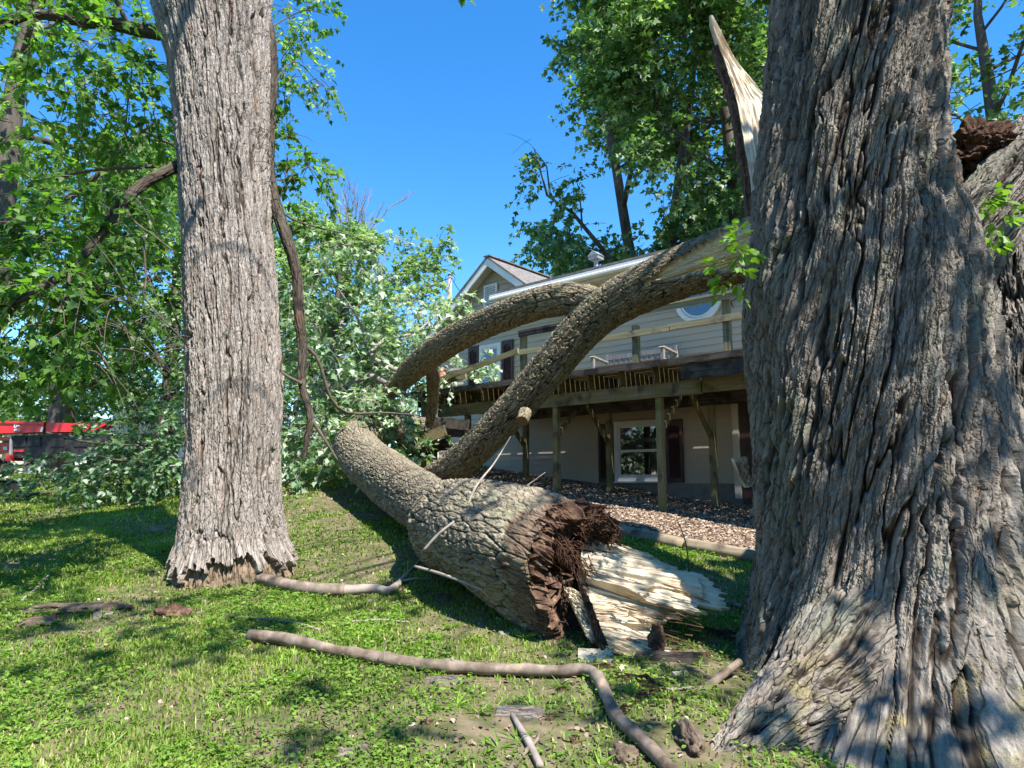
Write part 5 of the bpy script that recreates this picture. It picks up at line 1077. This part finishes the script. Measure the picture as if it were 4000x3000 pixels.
# ------------------------------------------------------------------ sticks, bark and wood pieces on the ground
STK = 'sticks and branches fallen on the lawn'
def stick(label, pp, rad, mat='pole_branch', k=10, lift_=.75, name='fallen_branch', n=60, air=None, twigs=(), knots=()):
    C = []
    for i, a in enumerate(pp):
        g = G(a[0], a[1]) if len(a) == 2 else P(*a); C.append(g)
    C = np.array(C); r = np.interp(np.linspace(0, 1, n), np.linspace(0, 1, len(rad)), rad)
    Q = crom(C, n)
    if air is None: Q[:, 2] = np.maximum(Q[:, 2] - 1, ground(Q[:, 0], Q[:, 1])) + r * lift_
    r = r * (1 + .07 * fbm(np.arange(n) * .22 + 3, np.zeros(n), np.zeros(n), int(C[0][0] * 50) % 97, 2))
    for kpos, amp_ in knots: r = r + amp_ * np.exp(-((np.linspace(0, 1, n) - kpos) / .012) ** 2)
    V, Fq, _ = tube_np(Q, r, k); loc = Q[n // 2].copy()
    if k > 7:
        th_ = np.tile(np.linspace(0, 6.28, k, endpoint=False), n); ctr = np.repeat(Q, k, 0); V = ctr + (V - ctr) * (1 + .07 * fbm(np.cos(th_) * 2, np.sin(th_) * 2, np.repeat(np.arange(n), k) * .3, 9, 2))[:, None]
    mb = MB().add(V, [Fq, [tuple(range(k - 1, -1, -1))], [tuple(range(n * k - k, n * k))]])
    for f, d, L_, tr_ in twigs:
        p = Q[int(f * (n - 1))]; d = np.array(d, float); mb.tube([p, p + d * L_ * .5 + (0, 0, .01), p + d * L_], [tr_, tr_ * .7, tr_ * .4], 5)
    tag(mb.build(name, M[mat], None, True, loc), label, 'branch', STK).location = loc
stick('long thick bare branch bending down at the right, in front of the fallen trunk', [(972, 2512), (1060, 2520), (1170, 2540), (1300, 2568), (1400, 2588), (1520, 2606), (1640, 2622), (1760, 2634), (1900, 2642), (2050, 2648), (2180, 2652), (2270, 2646), (2325, 2668), (2365, 2740), (2400, 2820), (2470, 2895), (2540, 2960), (2620, 3040), (2660, 3090)], [.041, .043, .036, .040, .036, .037, .034, .037, .033, .034, .030], 'pole_branch', 22, 1.2, n=260, knots=((.42, .012), (.24, .006), (.14, .004), (.31, .004), (.56, .004), (.70, .006), (.83, .005)), twigs=((.425, (0, -.35, .9), .065, .022),))
stick('rotten grey branch stub lying at the foot of the grey maple', [(958, 2262), (1040, 2290), (1130, 2315), (1240, 2328), (1345, 2332)], [.05, .055, .06, .058, .06], 'pole_branch', 14, 1.0, n=60)
stick('forked gnarled dead branch lying between the stub and the fallen trunk', [(1330, 2330), (1400, 2322), (1470, 2318), (1530, 2320), (1600, 2238), (1640, 2195)], [.05, .04, .035, .02, .014, .01], 'deadwood', 10, 1.0, twigs=((.5, (.9, .2, .1), .25, .015),))
stick('thin pale twig lying in the grass in front of the grey maple', [(905, 2418), (985, 2420), (1070, 2430), (1160, 2445), (1250, 2470)], [.008, .009, .01, .009], 'deadwood', 6, 1.5)
stick('short straight twig lying in the grass in the middle of the lawn', [(1372, 2436), (1480, 2430), (1600, 2438)], [.009, .01, .006], 'deadwood', 6, 1.5)
stick('slanting grey twig at the left edge of the lawn', [(85, 2352), (150, 2300), (195, 2245), (228, 2190)], [.012, .011, .009, .006], 'deadwood', 6, 1.5)
stick('grey dead branch across the shaded lawn behind the grey maple', [(500, 1985), (570, 1960), (650, 1930), (720, 1890)], [.03, .028, .025, .02], 'deadwood', 8, 1.2)
stick('long low branch on the shaded lawn below the brush pile', [(90, 1945), (160, 1934), (230, 1930), (320, 1934), (420, 1925)], [.03, .035, .035, .03, .02], 'twig', 8, 1.2)
stick('broken branch leaning against the base of the huge tree', [(2695, 2790), (2702, 2745, 4.15), (2760, 2690, 4.25), (2830, 2630, 4.4), (2890, 2585, 4.5)], [.012, .022, .026, .026, .024], 'pole_branch', 10, .8, air=1)
stick('thin bleached twig beside the broken wood pieces', [(2545, 2690), (2620, 2702), (2710, 2698)], [.008, .009, .01], 'deadwood', 6, 1.5)
stick('grey branch with a side twig at the bottom edge of the picture', [(1985, 3040), (2040, 2965), (2095, 2905), (2105, 2870)], [.016, .014, .011, .006], 'pole_branch', 8, 1.3, twigs=((.75, (-.7, .4, .35), .12, .005),))
stick('mossy short branch under the grey branch at the bottom edge', [(2000, 2800), (2030, 2860), (2070, 2930), (2110, 3010)], [.012, .018, .02, .02], 'deadwood', 8, .9)
stick('grey branch on the grass right of the splintered wood', [(2790, 2340), (2870, 2372), (2960, 2400)], [.02, .022, .02], 'pole_branch', 8, 1.0)
stick('curved pale twig by the log in the shade', [(1620, 2212, 6.0), (1700, 2235, 5.85), (1780, 2262, 5.6), (1885, 2305, 5.4)], [.012, .014, .013, .008], 'deadwood', 6, 1, air=1)
stick('long thin grey twig draped over the fallen trunk', [(1655, 2150, 5.7), (1720, 2080, 5.7), (1800, 2020, 5.75), (1815, 2005, 5.75), (1860, 1900, 5.9), (1930, 1810, 6.2), (1995, 1705, 6.5)], [.013, .012, .011, .010, .009, .007, .004], 'deadwood', 7, 1, air=1)
stick('second thin twig lying across the top of the fallen trunk', [(1812, 2010, 5.72), (1900, 1985, 5.8), (2000, 1935, 5.9), (2075, 1885, 6.0), (2130, 1845, 6.1)], [.009, .008, .007, .006, .004], 'deadwood', 7, 1, air=1)
stick('upright thin dead stem in front of the landscape timber', [(2694, 2242, 6.2), (2682, 2140, 6.2), (2666, 2080, 6.2), (2648, 2040, 6.2)], [.006, .006, .005, .003], 'twig', 5, 1, air=1)
stick('thin upright stalk standing in the grass behind the long bare branch', [(1500, 2580, 4.55), (1499, 2540, 4.55), (1500, 2505, 4.55)], [.004, .004, .003], 'deadwood', 5, 1, air=1)
WD = 'pieces of broken wood and bark on the ground'
def chunk(label, px, py, w_, h_, d_, mat, ang=0, cat='wood chip', name='wood_chip', seed=1, rise=.4, grp=WD, flat=True, nu=40, nv=30, amp=.02):
    g = G(px, py); ca, sa = math.cos(ang), math.sin(ang); u_ = np.array((ca, sa, .03)); v_ = np.array((-sa * .9, ca * .9, .35)); c = g + (0, 0, h_ * rise)
    l = [c - u_ * w_ / 2 + v_ * d_ * f for f in (.5, .1, -.5)]; r = [c + u_ * w_ / 2 + v_ * d_ * f + u_ * e for f, e in ((.4, .02), (0, -.03), (-.45, .03))]
    o = rowslab(name, l, r, mat, None, tuple(g), nu, nv, amp, 7, 3, h_, (0, .1, -1), seed, .3, amp, taper=False); o.location = g
    return tag(o, label, cat, grp)
chunk('pale splintered block of wood beside the lower tip of the broken trunk', 2330, 2580, .24, .07, .12, 'torn_wood', -.1, seed=3, name='wood_block', amp=.012)
chunk('reddish strip of torn wood under the pale splintered block', 2345, 2615, .22, .03, .04, 'torn_brown', .25, seed=4, name='wood_strip')
chunk('long brown piece of torn wood behind the bend of the bare branch', 2500, 2670, .30, .05, .07, 'torn_brown', -.45, seed=5, name='wood_strip')
chunk('orange brown rotten slab of bark beyond the bend of the bare branch', 2560, 2720, .18, .03, .10, 'torn_brown', -.2, 'bark piece', 'bark_piece', 6)
chunk('weathered grey bark shard on bare soil at the bottom of the lawn', 2035, 2795, .27, .04, .09, 'deadwood', -.12, 'bark piece', 'bark_piece', 7, amp=.012)
chunk('curled pale bark strip beside the long bare branch', 1735, 2672, .22, .05, .05, 'deadwood', .08, 'bark piece', 'bark_piece', 8, amp=.015)
gk = G(2568, 2560); o = blob('wood_chunk', gk + (0, 0, .07), (.06, .05, .12), 'torn_brown', None, tuple(gk), 33, .55, 7, 60, False); o.location = gk; tag(o, 'upright chunk of brown wood in front of the pale broken tips', 'wood chunk', WD)
chunk('dark strip of bark beyond the upright brown chunk', 2620, 2580, .45, .06, .08, 'bark_far', -.12, 'bark piece', 'bark_piece', 10)
chunk('dark slab of bark beside the base of the huge tree', 2830, 2490, .28, .05, .14, 'torn_brown', -.3, 'bark piece', 'bark_piece', 11)
chunk('pale topped bark slab leaning by the huge tree', 2880, 2500, .18, .05, .08, 'torn_wood', -.4, 'bark piece', 'bark_piece', 12)
chunk('red brown sliver of wood left of the bare branch end', 2445, 2780, .14, .02, .04, 'torn_brown', 1.0, seed=13)
chunk('orange chip of bark in the grass below the left end of the bare branch', 1105, 2630, .10, .012, .02, 'torn_brown', .5, 'bark piece', 'bark_piece', 14)
chunk('white curled bark scrap in the shaded grass at the left', 415, 2412, .20, .04, .10, 'deadwood', .1, 'bark piece', 'bark_piece', 15, amp=.02)
chunk('small grey bark scrap on the shaded lawn behind the maple', 620, 2070, .22, .05, .12, 'deadwood', .1, 'bark piece', 'bark_piece', 16)
chunk('flat bark scrap in the grass at the bottom of the lawn', 1390, 2945, .16, .02, .08, 'deadwood', .2, 'bark piece', 'bark_piece', 17)
chunk('grey lump of bark in the shade under the fallen trunk', 1735, 2345, .14, .06, .12, 'bark_far', .2, 'bark piece', 'bark_piece', 18, amp=.02)
for i, (px, py, w_, mt, an) in enumerate(((2300, 2640, .1, 'torn_brown', .3), (2440, 2620, .09, 'torn_wood', .8), (2470, 2590, .11, 'bark_far', -.4), (2660, 2640, .10, 'torn_wood', .2), (2720, 2590, .13, 'torn_brown', -.2), (2590, 2660, .10, 'bark_far', .1), (2640, 2745, .12, 'torn_brown', -.6), (2760, 2560, .10, 'torn_brown', .5), (2490, 2740, .07, 'torn_brown', .9), (2200, 2700, .07, 'torn_brown', .2), (2150, 2810, .06, 'torn_brown', 1.2), (1970, 2480, .08, 'deadwood', .4), (640, 2160, .10, 'torn_brown', .2), (100, 2170, .12, 'torn_brown', -.2), (2250, 2900, .06, 'torn_brown', .5), (1670, 2830, .05, 'torn_brown', 1.3))):
    o = chunk('small chip of bark or wood scattered on the ground', px, py, w_, .02, .04, mt, an, 'wood chip', 'wood_chip', 40 + i, grp='small chips scattered on the ground', nu=14, nv=10, amp=.012)
RT = 'tree roots showing at the surface'
def root(label, px, py, rad, seed, mat='rootwood'):
    g = G(px, py); o = blob('surface_root', g, rad, mat, None, tuple(g), seed, .5, 5, 90); o.location = g; tag(o, label, 'root', RT)
root('long bare root surfacing in the shaded grass at the left', 300, 2385, (.42, .12, .05), 3)
root('short bare root hump at the left of the shaded grass', 160, 2440, (.16, .10, .06), 5)
root('knobbly brown root stub in the grass below the grey maple', 668, 2405, (.15, .11, .08), 7, 'torn_brown')
root('gnarled root stub standing at the foot of the huge tree', 2690, 2900, (.06, .15, .075), 9)
root('round cut root knob at the bottom of the bare branch', 2440, 2960, (.07, .07, .05), 11)

# ------------------------------------------------------------------ gravel stones, grass and weeds
RNG = np.random.default_rng(77)
ng = 26000
s = RNG.uniform(-10.8, -1.6, ng); t = RNG.uniform(-4.1, 0, ng); x, y = house_xy(s, t)
OCT = np.array([(1,0,0),(-1,0,0),(0,1,0),(0,-1,0),(0,0,1),(0,0,-1)], float); OF = np.array([(0,2,4),(2,1,4),(1,3,4),(3,0,4),(2,0,5),(1,2,5),(3,1,5),(0,3,5)])
sz = RNG.uniform(.012, .034, ng)[:, None, None] * RNG.uniform(.6, 1.3, (ng, 1, 3)) * (1, 1, .55)
an = RNG.uniform(0, 6.28, ng); ca, sa = np.cos(an), np.sin(an)
O_ = OCT[None] * sz + RNG.normal(0, .003, (ng, 6, 3)); X = O_[..., 0] * ca[:, None] - O_[..., 1] * sa[:, None]; Y = O_[..., 0] * sa[:, None] + O_[..., 1] * ca[:, None]
Z = O_[..., 2] + (X * RNG.normal(0, .3, (ng, 1)))
V = np.stack([X + x[:, None], Y + y[:, None], Z + (ground(x, y) + .022 + RNG.uniform(0, .012, ng))[:, None]], -1)
tn = np.clip(RNG.normal(.5, .25, ng), 0, 1)
o = new_mesh('gravel', V.reshape(-1, 3), [(OF[None] + (np.arange(ng) * 6)[:, None, None]).reshape(-1, 3)], M['pebbles'], None, False, {'tint': np.repeat(tn, 6)}); tag(o, kind='stuff')
def in_gravel(x, y):
    s = HA[0] * x + HA[1] * y; t = HN[0] * x + HN[1] * y - HC; return (t > -4.05) & (s > -10.7)
def bare(x, y):
    """0..1 how bare the soil is"""
    b = .7 * sstep(.18, .5, fbm(x * .9, y * .9, x * 0, 131, 3)) 
    nz = .75 + .55 * fbm(x * 3.2, y * 3.2, x * 0, 133, 3)
    for cx, cy, rx, ry, am in ((-1.2, 7.5, 1.3, .9, 1.12), (-2.4, 10.3, 1.5, 2.0, 1.08), (-.6, 6.9, .8, .5, 1.0), (.15, 3.75, .6, .35, 1.1), (.9, 3.55, .5, .3, 1.0), (1.7, 4.3, .7, .5, 1.05), (-2.1, 4.0, .5, .3, .8), (-3.4, 5.1, .6, .35, .8)):
        b = np.maximum(b, np.clip(am * nz, 0, 1.02) * np.minimum(1, 1.6 * np.exp(-(((x - cx) / rx) ** 2 + ((y - cy) / ry) ** 2))))
    b = np.maximum(b, .85 * np.exp(-(((x - .1) / .5) ** 2 + ((y - 3.75) / .3) ** 2)))
    b = np.maximum(b, .97 * np.exp(-(((x - 1.15) / .8) ** 2 + ((y - 4.75) / .55) ** 2)))
    b = np.maximum(b, .7 * np.exp(-(((x - 1.9) / .9) ** 2 + ((y - 6.6) / .8) ** 2)))
    b = np.maximum(b, np.exp(-(((x + 2.9) / .85) ** 2 + ((y - 7.2) / .75) ** 2)))
    return b
def scatter(dens, y0, y1, wx):
    n = int(dens * (y1 - y0) * (wx(y0) + wx(y1)) )
    y = RNG.uniform(y0, y1, n); x = RNG.uniform(-1, 1, n) * wx(y1); k = np.abs(x) < wx(y); return x[k], y[k]
GV = []; GT = []; GF = []; gn = 0
for dens, y0, y1, hh, ww in ((7000, 2.6, 4.6, .034, .004), (4600, 4.6, 7, .038, .005), (2500, 7, 10.5, .042, .0075), (1000, 10.5, 16, .05, .012), (350, 16, 26, .07, .02)):
    x, y = scatter(dens, y0, y1, lambda q: .82 * q + .6)
    k = (RNG.random(len(x)) > bare(x, y)) & ~in_gravel(x, y) & (x < 3.6 + .2 * y); x, y = x[k], y[k]; n = len(x)
    dry = fbm(x * 1.1 + 5, y * 1.1, x * 0, 151, 3); z = ground(x, y) - .004
    clump = 1 + .5 * fbm(x * 2.6, y * 2.6, x * 0, 161, 2)
    h = hh * RNG.uniform(.45, 1.35, n) * clump; w_ = ww * RNG.uniform(.7, 1.3, n); a = RNG.uniform(0, 6.28, n); ln = RNG.uniform(.2, 1.0, n)
    dx, dy = np.cos(a), np.sin(a); sx, sy = -dy, dx; b = np.stack([x, y, z], 1); sd = np.stack([sx, sy, 0 * x], 1) * w_[:, None]; fw = np.stack([dx, dy, 0 * x], 1)
    mid = b + fw * (h * ln * .35)[:, None] + np.stack([0 * x, 0 * x, h * .62], 1); tip = b + fw * (h * ln)[:, None] + np.stack([0 * x, 0 * x, h * (1 - .3 * ln)], 1)
    V = np.stack([b - sd, b + sd, mid + sd * .8, mid - sd * .8, tip], 1)
    tn = np.clip(.42 + RNG.normal(0, .16, n) + .55 * np.clip(dry, -.3, .8), 0, 1); tn = np.where(RNG.random(n) < .05, 1, tn)
    GV.append(V.reshape(-1, 3)); GT.append(np.repeat(tn, 5)); i = gn + np.arange(n)[:, None] * 5; GF.append((i + (0, 1, 2, 3), i + (3, 2, 4))); gn += n * 5
o = new_mesh('grass', np.concatenate(GV), [np.concatenate([f[0] for f in GF]), np.concatenate([f[1] for f in GF])], M['grass'], None, True, {'tint': np.concatenate(GT)}); tag(o, kind='stuff')
WV = Leaves()
for dens, y0, y1, sz_ in ((3000, 2.6, 4.2, .022), (1700, 4.2, 6.5, .026), (380, 6.5, 10.5, .036), (50, 10.5, 14, .05)):
    x, y = scatter(dens, y0, y1, lambda q: .82 * q + .5)
    pt = fbm(x * 1.5, y * 1.5, x * 0, 171, 3) + .35 * fbm(x * 5, y * 5, x * 0, 172, 2)
    k = (pt > -.06) & (RNG.random(len(x)) > .93 * bare(x, y)) & ~in_gravel(x, y); x, y, pt = x[k], y[k], pt[k]; n = len(x)
    a = RNG.uniform(0, 6.28, n); h = RNG.uniform(.005, .045, n)
    p = np.stack([x, y, ground(x, y) + h], 1); d = np.stack([np.cos(a), np.sin(a), RNG.uniform(-.1, .6, n)], 1); nr = np.stack([RNG.normal(0, .35, n), RNG.normal(0, .35, n), np.ones(n)], 1)
    WV.add(p, d, nr, sz_ * RNG.uniform(.6, 1.6, n), np.clip(RNG.normal(.55, .2, n) + .2 * pt, 0, 1))
o = WV.build('broadleaf_weeds', M['weed'], None, OVAL, droop=.2); tag(o, kind='stuff')
WV = Leaves()   # coarse crabgrass-like tufts
tx, ty = scatter(11, 2.7, 7, lambda q: .8 * q + .3); k = ~in_gravel(tx, ty); tx, ty = tx[k], ty[k]
for i in range(len(tx)):
    m = RNG.integers(7, 15); a = RNG.uniform(0, 6.28, m); p = np.stack([tx[i] + .01 * np.cos(a), ty[i] + .01 * np.sin(a), np.full(m, float(ground(tx[i], ty[i])))], 1)
    WV.add(p, np.stack([np.cos(a), np.sin(a), RNG.uniform(.4, 1.3, m)], 1), np.stack([-.5 * np.cos(a), -.5 * np.sin(a), np.ones(m)], 1), RNG.uniform(.05, .12, m), np.clip(RNG.normal(.75, .15, m), 0, 1))
BLADE = np.array([(0, 0), (.045, .2), (.05, .5), (0, 1), (-.05, .5), (-.045, .2)], float)
o = WV.build('grass_tufts', M['weed'], None, BLADE, droop=.35); tag(o, kind='stuff')

LT = Leaves()   # dry litter: scraps of bark and old leaves
x, y = scatter(260, 2.7, 11, lambda q: .8 * q + .4); k = (RNG.random(len(x)) < .25 + .75 * bare(x, y)) & ~in_gravel(x, y); x, y = x[k], y[k]; n = len(x); a = RNG.uniform(0, 6.28, n)
LT.add(np.stack([x, y, ground(x, y) + RNG.uniform(.002, .02, n)], 1), np.stack([np.cos(a), np.sin(a), RNG.normal(0, .2, n)], 1), np.stack([RNG.normal(0, .4, n), RNG.normal(0, .4, n), np.ones(n)], 1), RNG.uniform(.012, .045, n), np.clip(RNG.normal(.4, .25, n), 0, 1))
o = LT.build('litter', M['pebbles'], None, OVAL, droop=.3); tag(o, kind='stuff')
